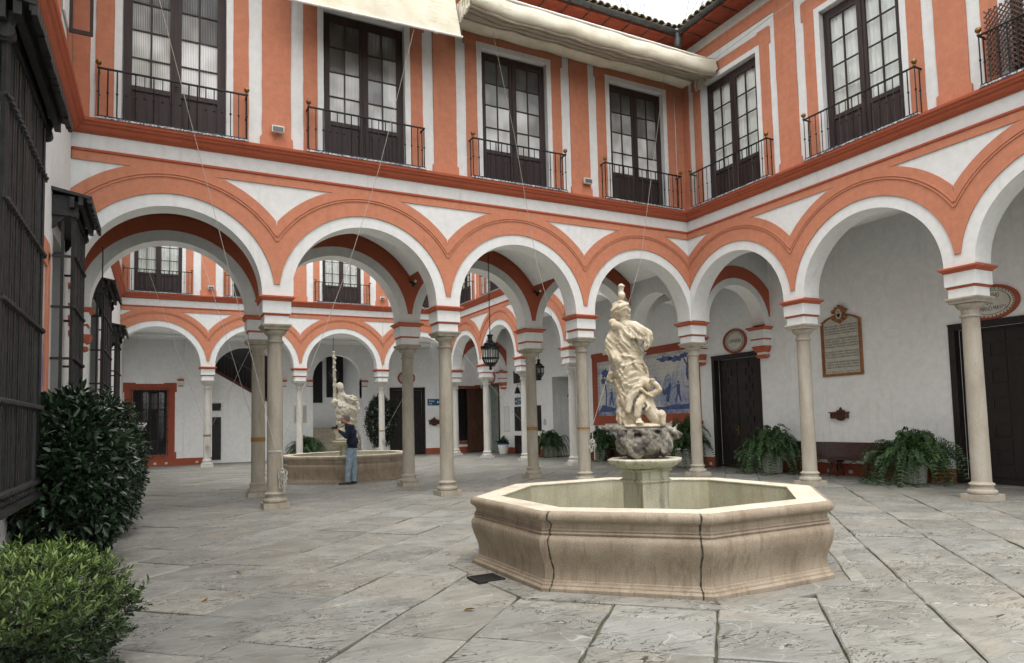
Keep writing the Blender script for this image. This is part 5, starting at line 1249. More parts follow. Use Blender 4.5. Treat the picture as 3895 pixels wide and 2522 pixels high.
# ferns: arching fronds with paired leaflets
def fern_mesh(seed, nf=150, rad=.95, rise=.46):
    g = np.random.default_rng(seed); PP, DD, NN, LL, WW, TT = [], [], [], [], [], []
    for f_ in range(nf):
        a = g.uniform(0, 6.28); inner = g.random() < .35; reach = rad*(g.uniform(.15, .5) if inner else g.uniform(.5, 1.05)); up = rise*(g.uniform(.8, 1.5) if inner else g.uniform(.3, 1.1)); drop = g.uniform(.15, 1.0)*(.4+reach)*1.15
        dr = np.array([math.cos(a), math.sin(a), 0]); m = 24; tn = g.beta(2, 3)
        t = np.linspace(.05, 1, m); r_ = reach*(1-(1-t)**g.uniform(1.1, 1.9)); z = np.maximum(up*np.sin(np.minimum(t*g.uniform(1.1, 1.7), 1)*PI/2)-drop*np.maximum(0, t-g.uniform(.2, .5))**1.3*1.5, -.45+.03*g.random())
        sw = g.normal(0, .16)*t**2; sdv = np.array([-dr[1], dr[0], 0])
        pts = dr*r_[:, None]+sdv*sw[:, None]+np.array([0, 0, 1])*z[:, None]
        tg = np.gradient(pts, axis=0); tg /= np.linalg.norm(tg, axis=1)[:, None]
        rollv = np.array([0, 0, 1.0])+g.normal(0, .35, 3)
        for sg in (-1, 1):
            s = np.cross(tg, rollv)*sg; s /= (np.linalg.norm(s, axis=1)[:, None]+1e-9)
            PP.append(pts); DD.append(s+tg*.45+np.array([0, 0, -.2])+g.normal(0, .15, (m, 3))); NN.append(np.cross(s, tg)*sg*-1+g.normal(0, .3, (m, 3))); LL.append(.088*(1-.7*t**2.2)*g.uniform(.75, 1.2, m)); WW.append(np.full(m, .031)); TT.append(np.clip(tn+g.normal(0, .15, m)+.2*(t > .85), 0, 1))
    return leaf_mesh('fronds', np.concatenate(PP), np.concatenate(DD), np.concatenate(NN), np.concatenate(LL), np.concatenate(WW), 'fern_leaf', np.concatenate(TT), .1, .2)
FM = [fern_mesh(3, 250, .92, .55), fern_mesh(8, 190, .75, .6), fern_mesh(12, 310, 1.05, .52)]
pm = MB(); pm.lathe(0, 0, [(.21, 0), (.23, .02), (.25, .25), (.265, .36), (.285, .37), (.285, .40), (.27, .42), (.25, .42), (.24, .40)], 24); POT = pm.mesh('pot', 'pot_clay', True)
def fern(loc, k, sc, label, pot='pot'):
    r_ = empty('fern', loc, random.uniform(0, 6.28), label=label, cat='potted fern', group='potted ferns in the galleries'); r_.scale = (sc,)*3
    mesh_obj('pot', POT, None, r_); mesh_obj('fronds', FM[k], None, r_, (0, 0, .46))
    s = MB(); s.lathe(0, 0, [(.24, .38), (.24, .405)], 16); s.build('soil', 'bark', r_)
fern((2.20, -.62, 0), 0, 1.12, 'fern in a pot between the counting room door and the wooden bench')
fern((2.05, -4.75, 0), 2, 1.05, 'widest spreading fern in a grey pot, right of the wooden bench')
fern((2.25, 3.0, 0), 1, 1.25, 'fern right of the statue, below the tile picture')
fern((2.3, 7.95, 0), 1, 1.05, 'fern left of the statue, beside the small bench')
fern((2.35, 12.0, 0), 0, 1.0, 'fern by the white recess in the second patio gallery')
fern((-6.9, 19.1, 0), 2, .98, 'fern at the foot of the far staircase, behind the far fountain')
# egg shaped potted tree by the far door
shrub('potted_tree', (-3.45, 18.45, 1.78), (.70, .66, 1.24), 7000, 'ficus_leaf', .10, .05, 'dark egg shaped potted tree beside the far black door', None, 2.1, stems=3, cat='potted tree')
pt = MB(); pt.lathe(-3.45+.10, 18.45, [(.2, 0), (.22, .03), (.28, .42), (.31, .44), (.31, .5), (.25, .5)], 20)
tr_ = [o for o in bpy.data.objects if o.name.startswith('potted_tree')][0]
pp = MB(); pp.lathe(0, 0, [(.22, 0), (.24, .03), (.29, .42), (.32, .44), (.32, .5), (.25, .5)], 20); pp.build('pot', 'pot_white', tr_, smooth=True)
# white pot with a blue rim in the far corner
wp = empty('plant_pot', (2.28, 16.45, 0), label='white pot with blue rim and low spiky plant near the far corner', cat='plant pot')
q = MB(); q.lathe(0, 0, [(.19, 0), (.2, .02), (.285, .47)], 22); q.build('pot', 'pot_white', wp, smooth=True)
q = MB(); q.lathe(0, 0, [(.285, .47), (.315, .475), (.318, .54), (.30, .55), (.26, .55)], 22); q.build('rim', 'pot_blue', wp, smooth=True)
g = np.random.default_rng(2); n = 60; d = rand_dirs(n, g); d[:, 2] = np.abs(d[:, 2])+.25
mesh_obj('leaves', leaf_mesh('leaves', np.zeros((n, 3))+np.array([0, 0, .52])+d*.04, d, rand_dirs(n, g)+np.array([0, 0, 1]), g.uniform(.22, .42, n), np.full(n, .035), 'fern_leaf', g.random(n), .1, .35), None, wp)
# dry weeds on the roof corner
for i, (x, y, lab) in enumerate(((-1.9, -.55, 'tall dry weeds growing from the roof tiles of the middle wing'), (-.3, -1.5, 'short dry weeds on the roof tiles of the right wing'))):
    r_ = empty('roof_weed', (x, y, 12.1), label=lab, cat='weed')
    w_ = MB()
    for k in range(9 if i == 0 else 6):
        a = random.uniform(0, 6.28); h = random.uniform(.35, .75) if i == 0 else random.uniform(.25, .4); b = (random.uniform(-.5, .5), random.uniform(-.1, .1))
        p_ = [(b[0], b[1], 0), (b[0]+.1*math.cos(a), b[1], h*.6), (b[0]+.22*math.cos(a), b[1]+.05*math.sin(a), h)]; w_.tube(p_, [.005, .004, .002], 4)
        for j in range(4): e0 = Vector(p_[1]).lerp(Vector(p_[2]), j/4); w_.tube([e0, e0+Vector((random.uniform(-.12, .12), random.uniform(-.05, .05), random.uniform(.03, .12)))], .002, 4)
    w_.build('stalk', 'bark', r_, recalc=False)

# ------------------------------------------------------------------ things on the walls of the right gallery
def on_wall_r(y, z, d=.0): return frame_mat((XG-d, y, z), (0, -1, 0), (0, 0, 1))
def on_wall_f(x, z, d=.0): return frame_mat((x, YF-d, z), (1, 0, 0), (0, 0, 1))
def oval_plaque(W, rx, rz, text, size, label, name='oval_plaque'):
    root = empty(name, W.translation, label=label, cat='plaque', group='oval ceramic plaques above the doors'); Mi = W.copy(); Mi.translation = (0, 0, 0)
    def ell(rx0, rz0, rx1, rz1, w0, w1, n=40):
        m = MB(); A = []
        for k in range(n):
            t = 2*PI*k/n; c, s = math.cos(t), math.sin(t)
            A.append([m.p(*(Mi @ Vector(p))) for p in ((rx0*c, rz0*s, w0), (rx1*c, rz1*s, w0), (rx1*c, rz1*s, w1), (rx0*c, rz0*s, w1))])
        for k in range(n):
            a, b = A[k], A[(k+1) % n]
            for i in range(4): m.f(a[i], a[(i+1) % 4], b[(i+1) % 4], b[i])
        return m
    ell(rx*.84, rz*.84, rx, rz, 0, .035).build('rim', 'red_skirting', root, smooth=True)
    d = MB(); n = 40; c0 = [d.p(*(Mi @ Vector((rx*.845*math.cos(2*PI*k/n), rz*.845*math.sin(2*PI*k/n), .012)))) for k in range(n)]; c1 = [d.p(*(Mi @ Vector((rx*.845*math.cos(2*PI*k/n), rz*.845*math.sin(2*PI*k/n), .0)))) for k in range(n)]
    d.f(*c0); d.f(*c1[::-1])
    for k in range(n): d.f(c0[k], c0[(k+1) % n], c1[(k+1) % n], c1[k])
    d.build('disc', 'ceramic_cream', root)
    ell(rx*.60, rz*.60, rx*.64, rz*.64, .011, .02).build('ring', 'ceramic_cream', root); ell(rx*.67, rz*.67, rx*.69, rz*.69, .011, .018).build('ring', 'ink_black', root)
    nb = 36; b = MB()
    for k in range(nb): t = 2*PI*(k+.5)/nb; b.ball(Mi @ Vector((rx*.785*math.cos(t), rz*.785*math.sin(t), .016)), .014, 6, 4)
    tag(b.build('bead_ring', 'ink_black', root), kind='stuff')
    if text: text_mesh('lettering', text, size, 'ink_blue', root, Mi @ Matrix.Translation((0, 0, .0145)), width=rx*1.02 if '\n' not in text else rx*1.15)
    return root
oval_plaque(on_wall_r(1.16, 3.95), .49, .385, 'CONTADURIA', .155, 'round ceramic plaque reading CONTADURIA above the black door')
oval_plaque(on_wall_r(-6.18, 3.93), .60, .385, 'DESPACHO\nDEL\nHERMANO MAYOR', .135, 'oval ceramic plaque reading DESPACHO DEL HERMANO MAYOR at the right edge')
oval_plaque(on_wall_f(-1.60, 4.03), .48, .37, None, .1, 'oval ceramic plaque above the far black door, half hidden by a column')
oval_plaque(on_wall_r(18.7, 4.05), .46, .36, None, .1, 'oval ceramic plaque above the corner door in the far gallery')
# stone tablet with a poem
W = on_wall_r(-2.555, 3.33); tb = empty('stone_tablet', W.translation, label='arched stone tablet with a carved poem in a brown frame above the bench', cat='tablet'); Mi = W.copy(); Mi.translation = (0, 0, 0)
Tm = lambda u, w, z: tuple(Mi @ Vector((u, z, w)))
hw = .595
out = [(-hw, -.73), (-hw, .72), (-.42, .82), (-.2, .885), (0, .905), (.2, .885), (.42, .82), (hw, .72), (hw, -.73)]
inn = [(x*.865, (z+.73)*.935-.66) for x, z in out]
q = MB(Tm); q.prism(inn, 0, .018); q.build('slab', 'tablet_stone', tb)
fr = MB(Tm); n = len(out)
for (w0, w1, k0, k1) in ((0, .05, 1.0, .93), (0, .035, .93, .865)):
    o_ = [(x*k0, (z+.73)*(1-(1-k0)*.48)-.73+(1-k0)*.52) for x, z in out]; i_ = [(x*k1, (z+.73)*(1-(1-k1)*.48)-.73+(1-k1)*.52) for x, z in out]
    for k in range(n-1): fr.prism([o_[k], o_[k+1], i_[k+1], i_[k]], w0, w1)
    fr.prism([o_[-1], o_[0], i_[0], i_[-1]], w0, w1)
fr.build('frame', 'tablet_frame', tb)
cr = MB(Tm)
cr.prism([(.13*math.cos(2*PI*k/20), .90+.19*math.sin(2*PI*k/20)) for k in range(20)], .03, .07)
for (x, z, r_) in ((-.17, .98, .06), (.17, .98, .06), (-.17, .80, .055), (.17, .80, .055), (0, 1.09, .06), (-.09, 1.05, .05), (.09, 1.05, .05), (0, .70, .05), (-.1, .74, .04), (.1, .74, .04)): cr.prism([(x+r_*math.cos(2*PI*k/12), z+r_*math.sin(2*PI*k/12)) for k in range(12)], .03, .075)
cr.build('crest', 'tablet_frame', tb, bevel=.008)
cr = MB(Tm); cr.prism([(.085*math.cos(2*PI*k/20), .90+.135*math.sin(2*PI*k/20)) for k in range(20)], .07, .078); cr.build('crest_shield', 'tablet_stone', tb)
ht = MB(Tm); ht.prism([(0, .80), (.05, .86), (.052, .895), (.03, .915), (0, .895), (-.03, .915), (-.052, .895), (-.05, .86)], .078, .083); ht.box(-.006, .006, .078, .083, .92, .985); ht.box(-.025, .025, .078, .083, .955, .965); ht.build('heart_emblem', 'ink_black', tb)
poem = ['Vive el rico en cuidados anegado', 'Vive el pobre en miserias sumergido', 'El monarca en lisonjas embebido', 'Y a tristes penas el pastor atado.', '', 'El soldado en los triunfos congojado', 'Vive el letrado a lo civil unido', 'El sabio en providencias oprimido', 'Vive el necio sin uso a lo criado.', '', 'El religioso vive con prisiones,', 'En el trabajo boga oficial fuerte', 'Y de todos la muerte es acogida.', '', 'Y que es morir? Dejarnos las pasiones.', 'Luego el vivir es una larga muerte', 'Luego el morir es una dulce vida.']
for k, ln in enumerate(poem):
    if ln: text_mesh('lettering', ln.upper(), .062, 'ink_black', tb, Mi @ Matrix.Translation((0, .60-k*.0685, .0185)), width=.98)
text_mesh('lettering', 'D. M. Manara V. de L.   9 de Mayo 1679', .05, 'ink_black', tb, Mi @ Matrix.Translation((0, -.615, .0185)), width=.95)
# tile picture
tp = empty('tile_picture', (XG, 5.9, 0), label='large blue and white tile picture in a red frame behind the statue', cat='tile picture')
Q = lambda u, w, z: (-w, u-5.9, z)
q = MB(Q); q.box(3.08, 8.70, 0, .012, 1.76, 3.93); q.build('tiles', 'azulejo_scene', tp)
q = MB(Q); q.box(8.70, 9.06, 0, .03, 1.44, 4.2); q.box(2.76, 3.08, 0, .03, 1.44, 4.2); q.box(3.08, 8.7, 0, .03, 1.44, 1.76); q.box(3.08, 8.7, 0, .03, 3.93, 4.2)
for a in (2.70, 8.30): q.box(a, a+.80, 0, .034, 1.38, 1.50); q.box(a, a+.80, 0, .034, 4.14, 4.30)
q.build('frame', 'red_skirting', tp, bevel=.006)
simple('tile_blue', (0.055, 0.085, 0.21), 0.3, var=0.6, scale=16, bstr=0); simple('tile_pale_blue', (0.27, 0.31, 0.40), 0.3, var=0.4, scale=9, bstr=0)
bd_ = MB(Q)      # scrolled border painted on the tiles
for k in range(44):
    y = 3.15+k*.1265; r_ = .055
    for zc in (1.84, 3.85): bd_.tube([Q(y+r_*math.cos(t*.7+k), .0135, zc+r_*.9*math.sin(t*.7+k)) if False else (y+r_*math.cos(t*.7+k), .0125, zc+r_*.9*math.sin(t*.7+k)) for t in range(8)], .008, 4)
for k in range(15):
    z = 1.9+k*.13
    for yc in (3.17, 8.60): bd_.tube([(yc+.05*math.cos(t*.8+k), .0125, z+.05*math.sin(t*.8+k)) for t in range(7)], .009, 4)
bd_.build('painted_border', 'tile_blue', tp, recalc=False)
def paint(pts, w=.0128, mat='tile_blue', nm='painted_shape'): m_ = MB(Q); m_.prism(pts, .0115, w); m_.build(nm, mat, tp)
paint([(4.79, 2.75), (4.55, 2.60), (4.40, 2.70), (4.25, 2.88), (4.20, 2.72), (4.30, 2.35), (4.36, 2.15), (4.52, 2.2), (4.45, 2.45), (4.60, 2.4), (4.72, 2.55), (4.86, 2.7)])
paint([(4.55, 2.0), (4.3, 2.05), (4.0, 2.08), (3.6, 2.06), (3.2, 2.1), (3.15, 1.9), (4.9, 1.9), (5.5, 1.92), (5.3, 2.02)], nm='painted_ground')
paint([(3.36, 2.85), (3.45, 3.1), (3.40, 3.4), (3.55, 3.62), (3.48, 3.64), (3.36, 3.46), (3.34, 3.65), (3.28, 3.65), (3.3, 3.3), (3.28, 2.9)], nm='painted_tree')
for (y, z, ry, rz) in ((3.9, 3.66, .32, .10), (4.5, 3.70, .4, .09), (3.45, 3.74, .22, .08), (8.15, 3.45, .25, .17), (7.9, 3.2, .2, .1), (8.3, 3.15, .16, .12), (7.2, 3.72, .4, .07)):
    paint([(y+ry*(1+.25*math.sin(5*t))*math.cos(t), z+rz*(1+.3*math.sin(7*t+y))*math.sin(t)) for t in [2*PI*k/26 for k in range(26)]], mat='tile_blue', nm='painted_foliage')
paint([(8.20, 2.1), (8.14, 2.7), (8.25, 3.1), (8.17, 3.12), (8.05, 2.7), (8.1, 2.1)], nm='painted_tree')
paint([(4.9, 2.3), (4.5, 3.1), (4.3, 3.2), (4.1, 2.9), (3.9, 2.2)], w=.0121, mat='tile_pale_blue', nm='painted_hill'); paint([(8.6, 1.95), (8.4, 2.2), (7.6, 2.05), (6.6, 2.15), (5.6, 2.0), (5.6, 1.92), (8.6, 1.9)], mat='tile_blue', nm='painted_ground')
for y0, s_ in ((3.84, 1.0), (7.75, .9), (7.0, .8)):      # small brushed figures
    m_ = MB(Q); z0 = 2.12
    m_.prism([(y0+.05*s_*math.cos(t), z0+.72*s_+.055*s_*math.sin(t)) for t in [2*PI*k/10 for k in range(10)]], .0115, .0132)
    m_.prism([(y0-.09*s_, z0+.66*s_), (y0+.08*s_, z0+.64*s_), (y0+.10*s_, z0+.34*s_), (y0+.2*s_, z0+.05*s_), (y0+.14*s_, z0), (y0+.02*s_, z0+.3*s_), (y0-.10*s_, z0+.02*s_), (y0-.16*s_, z0+.05*s_), (y0-.08*s_, z0+.36*s_)], .0115, .0130)
    m_.prism([(y0+.06*s_, z0+.62*s_), (y0+.24*s_, z0+.50*s_), (y0+.26*s_, z0+.54*s_), (y0+.06*s_, z0+.66*s_)], .0115, .0131); m_.build('painted_figure', 'tile_blue', tp)

# wall letter boxes
def letter_box(W, label, sc=1.0):
    root = empty('letter_box', W.translation, label=label, cat='letter box', group='carved wooden letter boxes'); Mi = W.copy(); Mi.translation = (0, 0, 0)
    Tm = lambda u, w, z: tuple(Mi @ Vector((u*sc, z*sc, w*sc)))
    q = MB(Tm); q.box(-.24, .24, 0, .16, -.12, .03); q.build('box', 'brown_wood', root, bevel=.01)
    q = MB(Tm); q.box(-.27, .27, 0, .19, .03, .06); q.build('lid', 'brown_wood', root, bevel=.008)
    q = MB(Tm); q.prism([(-.15, .06), (-.10, .12), (-.06, .10), (-.03, .16), (0, .20), (.03, .16), (.06, .10), (.10, .12), (.15, .06)], .0, .03); q.prism([(-.14, -.12), (-.08, -.17), (0, -.19), (.08, -.17), (.14, -.12)], 0, .05); q.build('crest', 'brown_wood', root, bevel=.006)
    q = MB(Tm); q.box(-.10, .10, .16, .166, -.02, .0); q.build('slot', 'ink_black', root)
letter_box(on_wall_r(-2.42, 1.60), 'small carved wooden letter box on the wall above the bench', .95)
letter_box(on_wall_f(-.08, 1.72), 'dark wooden letter box below the exit sign in the far gallery', 1.25)
# exit signs
def exit_sign(W, flip, label):
    root = empty('exit_sign', W.translation, label=label, cat='sign', group='blue exit signs'); Mi = W.copy(); Mi.translation = (0, 0, 0)
    Tm = lambda u, w, z: tuple(Mi @ Vector((u, z, w)))
    q = MB(Tm); q.box(-.37, .37, 0, .02, -.175, .175); q.build('plate', 'sign_blue', root)
    s = -1 if flip else 1
    text_mesh('lettering', 'Salida', .14, 'sign_white', root, Mi @ Matrix.Translation((-.30*s if s > 0 else -.02, .06, .0205)), 'LEFT'); text_mesh('lettering', 'Exit', .12, 'sign_white', root, Mi @ Matrix.Translation((-.30*s if s > 0 else -.02, -.08, .0205)), 'LEFT')
    q = MB(Tm); q.prism([(.18*s, -.07), (.18*s, .07), (.29*s, 0)], .02, .022); q.build('arrow', 'sign_white', root)
exit_sign(on_wall_f(-.07, 2.75, .0), False, 'blue Salida Exit sign with arrow to the right, in the far gallery')
exit_sign(on_wall_r(15.68, 2.63), True, 'blue Salida Exit sign with arrow to the left, under the bell')
# notice plate, electrical cover and small wall fittings
for (W, a, b, lab) in ((on_wall_f(-7.02, 2.22, .0), .31, .43, 'grey framed notice on the far wall left of the staircase'), (on_wall_r(17.0, 1.75), .30, .66, 'white metal cover on the wall left of the exit sign')):
    root = empty('wall_notice', W.translation, label=lab, cat='notice'); Mi = W.copy(); Mi.translation = (0, 0, 0); Tm = lambda u, w, z: tuple(Mi @ Vector((u, z, w)))
    q = MB(Tm); q.box(-a, a, 0, .015, -b, b); q.build('panel', 'vent_white', root); q = MB(Tm); q.box(-a+.05, a-.05, .015, .02, -b+.05, b-.05); q.build('sheet', 'notice_grey' if a > .305 else 'pot_white', root)
W = on_wall_r(13.1, 1.55); root = empty('oval_relief', W.translation, label='small grey oval relief plate above the gallery fern', cat='relief'); q = MB(); q.ball((0, 0, 0), 1, 18, 10, (.03, .13, .17)); q.build('plate', 'notice_grey', root, smooth=True)
# bell
be = empty('wall_bell', (XG, 15.35, 3.15), label='dark bronze bell hanging on the gallery wall above the exit sign', cat='bell')
q = MB(); q.lathe(-.22, 0, [(.16, -.16), (.15, -.13), (.11, -.03), (.09, .08), (.06, .14), (.02, .16)], 18); q.build('bell', 'black_iron', be, smooth=True)
q = MB(); q.tube([(0, 0, .30), (-.22, 0, .30), (-.22, 0, .15)], .016, 6); q.build('bracket', 'black_iron', be); q = MB(); q.tube([(-.22, 0, -.14), (-.22, .01, -1.1)], .006, 5); q.build('pull_cord', 'cord_grey', be)
# small wall lamp in the recess
wl_ = empty('wall_lamp', (XG+.44, 11.05, 2.86), label='small black wall lamp in the white recess of the second patio gallery', cat='lamp')
q = MB(); q.tube([(0, 0, 0), (-.1, .2, .0), (-.14, .32, -.01)], .014, 6); q.ball((-.14, .34, .12), .05, 10, 8); q.build('arm', 'black_iron', wl_); q = MB(); q.lathe(-.14, .34, [(.11, -.20), (.09, -.14), (.03, -.05), (.015, .1)], 14); q.build('shade', 'black_iron', wl_, smooth=True)

# ------------------------------------------------------------------ benches
def bench(loc, L, label, rz=0.0):
    root = empty('bench', loc, rz, label=label, cat='bench', group='dark wooden gallery benches')
    n = 3
    for k in range(n):
        a = -L/2+L*k/n+.003; b = -L/2+L*(k+1)/n-.003
        q = MB(); A = [q.p(x, a, z) for x, z in ((-.02, .47), (-.05, .47), (.10, .86), (.13, .86))]; B = [q.p(x, b, z) for x, z in ((-.02, .47), (-.05, .47), (.10, .86), (.13, .86))]
        q.f(*A); q.f(*B[::-1])
        for i in range(4): j = (i+1) % 4; q.f(A[i], A[j], B[j], B[i])
        q.build('back_board', 'bench_wood', root)
    q = MB(); q.box(-.38, -.03, -L/2, L/2, .43, .47); q.build('seat', 'bench_wood', root, bevel=.008)
    ys = (-L/2+.45, 0, L/2-.45) if L > 2 else (-L/2+.3, L/2-.3)
    for y in ys:
        for s in (-1, 1):
            for x in (-.34, -.08): q = MB(); q.tube([(x, y+.03*s, .40), (x-.0, y+.12*s, 0)], [.03, .026], 5); q.build('leg', 'bench_wood', root)
        q = MB(); q.box(-.36, -.05, y-.13, y+.13, .36, .43); q.build('bracket', 'bench_wood', root); q = MB(); q.box(-.36, -.32, y-.10, y+.10, .14, .17); q.build('stretcher', 'bench_wood', root)
        for s in (-1, 1): q = MB(); q.tube([(-.22, y+.08*s, .20), (-.22, y+.62*s, .43)], .008, 5); q.build('iron_stay', 'black_iron', root)
    return root
bench((XG-.14, -2.45, .004), 3.0, 'long dark wooden bench between two ferns under the stone tablet')
bench((XG-.14, 7.2, .004), 1.3, 'small dark wooden bench under the tile picture, left of the statue')

# ------------------------------------------------------------------ hanging lanterns
def lantern(loc, ztop, label, sc=1.0):
    root = empty('lantern', loc, random.uniform(0, 1), label=label, cat='lantern', group='iron lanterns of the galleries')
    def L(*a): return [(r*sc, z*sc) for r, z in a]
    q = MB(); q.lathe(0, 0, L((.07, .92), (.085, .90), (.06, .86), (.055, .80), (.09, .74), (.15, .70), (.17, .69), (.17, .64), (.02, .64)), 16); q.build('cap', 'black_iron', root, smooth=True, angle=50)
    for z, r_ in ((.57, .225), (.30, .225), (.55, .24)): q = MB(); q.lathe(0, 0, L((r_-.025, z), (r_, z), (r_, z+.025), (r_-.025, z+.025)), 20); q.build('hoop', 'black_iron', root)
    q = MB()
    for k in range(20):
        a = 2*PI*k/20; c, s = math.cos(a), math.sin(a); q.tube([(.215*sc*c, .215*sc*s, .30*sc), (.215*sc*c, .215*sc*s, .57*sc), (.16*sc*c, .16*sc*s, .66*sc)], .0075*sc, 4); q.tube([(.215*sc*c, .215*sc*s, .30*sc), (.15*sc*c, .15*sc*s, .18*sc)], .0075*sc, 4)
    o = q.build('bar_cage', 'black_iron', root, recalc=False)
    q = MB()
    for k in range(20): a = 2*PI*k/20; q.ball((.225*sc*math.cos(a), .225*sc*math.sin(a), .60*sc), .028*sc, 6, 5)
    q.build('rosette_ring', 'black_iron', o)
    q = MB(); q.lathe(0, 0, L((.14, .185), (.20, .31), (.20, .56), (.15, .65)), 20); q.build('glass', 'window_glass', root)
    q = MB(); q.lathe(0, 0, L((.05, .30), (.055, .50), (.03, .55)), 12); q.build('lamp', 'lamp_white', root, smooth=True)
    q = MB(); q.lathe(0, 0, L((.01, 0.0), (.035, .02), (.045, .05), (.03, .08), (.05, .11), (.13, .15), (.155, .17), (.155, .195), (.1, .2)), 16); q.build('base', 'black_iron', root, smooth=True, angle=50)
    q = MB()
    for s in (-1, 1): q.tube([((.17+.035*math.cos(t*PI/6))*s*sc, 0, (.14+.035*math.sin(t*PI/6))*sc) for t in range(13)], .006*sc, 5)
    q.build('ring', 'black_iron', root)
    q = MB(); z = .90*sc; k = 0
    while z < ztop-loc[2]:
        d_ = .018 if k % 2 else .0; e_ = .018-d_; q.tube([(d_, e_, z), (d_*.2, e_*.2, z+.03), (-d_, -e_, z+.03), (-d_, -e_, z), (d_, e_, z)], .005, 4); z += .045; k += 1
    q.tube([(0, 0, .9*sc), (0, 0, ztop-loc[2])], .006, 5); q.build('chain', 'chain_iron', root, recalc=False)
lantern((-5.60, 1.32, 2.93), 6.43, 'black iron lantern on a chain in the middle gallery')
lantern((1.40, 11.1, 3.35), 6.42, 'black iron lantern farther back in the right gallery of the second patio')
lantern((-5.62, 19.0, 3.62), 5.95, 'iron lantern hanging before the far staircase arch')

# ------------------------------------------------------------------ floodlights and cameras
def flood(W, label):
    root = empty('floodlight', W.translation, label=label, cat='floodlight', group='small floodlights on the facades'); Mi = W.copy(); Mi.translation = (0, 0, 0); Tm = lambda u, w, z: tuple(Mi @ Vector((u, z, w)))
    q = MB(Tm); q.prism([(-.12, -.06), (-.12, .08), (.12, .08), (.12, -.06)], .05, .12); q.box(-.02, .02, .0, .05, -.02, .03); q.build('housing', 'lamp_white', root, bevel=.01)
    q = MB(Tm); q.box(-.10, .10, .12, .124, -.045, .05); q.build('lens', 'lamp_glass', root)
    q = MB(); q.tube([Mi @ Vector(p) for p in ((0, -.06, .04), (-.02, -.14, .02), (-.09, -.20, .012), (-.10, -.27, .01))], .008, 5); q.build('cable', 'terracotta_plaster', root)
flood(frame_mat((-11.05, -.262, 7.60), (1, 0, 0), (0, 0, 1)), 'floodlight on the pilaster between the two leftmost balconies')
flood(frame_mat((-3.56, -.262, 7.62), (1, 0, 0), (0, 0, 1)), 'floodlight on the pilaster near the inner corner')
flood(frame_mat((-BW*3+.1, YB-.262, 7.58), (1, 0, 0), (0, 0, 1)), 'floodlight on the far facade seen through the leftmost arch')
flood(frame_mat((-BW+.0, YB-.262, 7.58), (1, 0, 0), (0, 0, 1)), 'floodlight on the far facade seen through the second arch')
for x, lab in ((-7.374, 'security camera under the vault behind the second column'), (-3.687, 'security camera under the vault behind the third column')):
    root = empty('security_camera', (x, D-.27, 5.22), label=lab, cat='security camera', group='security cameras under the vault'); q = MB(); q.tube([(0, 0, .06), (0, -.10, .08), (0, -.16, .02)], .02, 6); q.build('arm', 'black_iron', root)
    q = MB(lambda a, b, c: (.05+a, -.20-c*.8, .0+b+c*.35)); q.lathe(0, 0, [(.05, -.08), (.055, -.05), (.055, .10), (.05, .12)], 14); q.build('camera_body', 'black_iron', root, smooth=True); q = MB(); q.ball((.05, -.29, .045), .042, 12, 8); q.build('lens', 'lamp_white', root)

# ------------------------------------------------------------------ awnings
aw = empty('folded_awning', (0, 0, 0), label='cream canvas awning folded up under the eave in front of the right hand balconies', cat='awning')
x0, x1 = -7.30, -.34; nx = 60
def sag(t): return -.022*math.sin(t*PI*2.4+.5)**2-.03*math.sin(t*PI)+.006*math.sin(t*37)+.004*math.sin(t*71)
def sheet(name, mat, prof, parent, jit=.01, ph=0.0, ang=70, coh=.35):
    q = MB(); rows = []
    for i in range(nx+1):
        t = i/nx; x = x0+(x1-x0)*t; e_ = min(1, t*9, (1-t)*9)
        rows.append([q.p(x+.03*math.sin(k*2.1+ph)*(1-e_), y+jit*math.sin(i*.7+k*coh*1.9+ph)+.10*(1-e_)*(-1 if y < -.9 else .3), z+sag(t)*(1 if z < 10.8 else .25)+jit*.7*math.sin(i*.43+k*coh*2.3+ph)) for k, (y, z) in enumerate(prof)])
    for a, b in zip(rows, rows[1:]):
        for k in range(len(prof)-1): q.f(a[k], a[k+1], b[k+1], b[k])
    return q.build(name, mat, parent, smooth=True, recalc=False, angle=ang)
sheet('front_drape', 'awning_canvas', [(-1.53, 10.92), (-1.57, 10.89), (-1.59, 10.82), (-1.605, 10.74), (-1.61, 10.66), (-1.59, 10.60), (-1.56, 10.565), (-1.50, 10.56)], aw, .008)
fp = [(-1.515, 10.57)]
for k in range(9): y = -1.51+k*.082; b_ = 10.50+.026*k+(.02 if k % 3 == 1 else 0); fp += [(y, b_+.03), (y+.006, b_+.008), (y+.022, b_), (y+.042, b_+.004), (y+.052, b_+.03), (y+.056, b_+.13), (y+.076, b_+.13)]
sheet('folded_layers', 'awning_fold', fp, aw, .010, ang=40, coh=.02)
sheet('rear_flap', 'awning_canvas', [(-.80, 10.76), (-.72, 10.72), (-.58, 10.70), (-.44, 10.72), (-.34, 10.77), (-.30, 10.88)], aw, .010)
sheet('top_sheet', 'awning_canvas', [(-1.53, 10.93), (-1.2, 10.88), (-.8, 10.86), (-.30, 10.90)], aw, .01)
q = MB(); q.tube([(x0-.02, -1.55, 10.93), (x1+.03, -1.55, 10.93)], .032, 10); q.build('pole', 'awning_pole', aw, smooth=True)
for xx, sg in ((x0, -1), (x1, 1)):
    for k in range(9):
        q = MB(); pts = [(xx+sg*(.01+.012*math.sin(k*2)), -1.58+k*.085+.02*math.sin(j*1.3+k), 10.90-j*.058-.012*k*(j/7)) for j in range(8)]
        q.tube(pts, [.03]*8, 5); q.build('end_fold', 'awning_canvas', aw, smooth=True)
cu = empty('hanging_awning', (0, 0, 0), label='cream canvas awning sheet hanging at the top edge above the second balcony', cat='awning')
q = MB(); rows = []
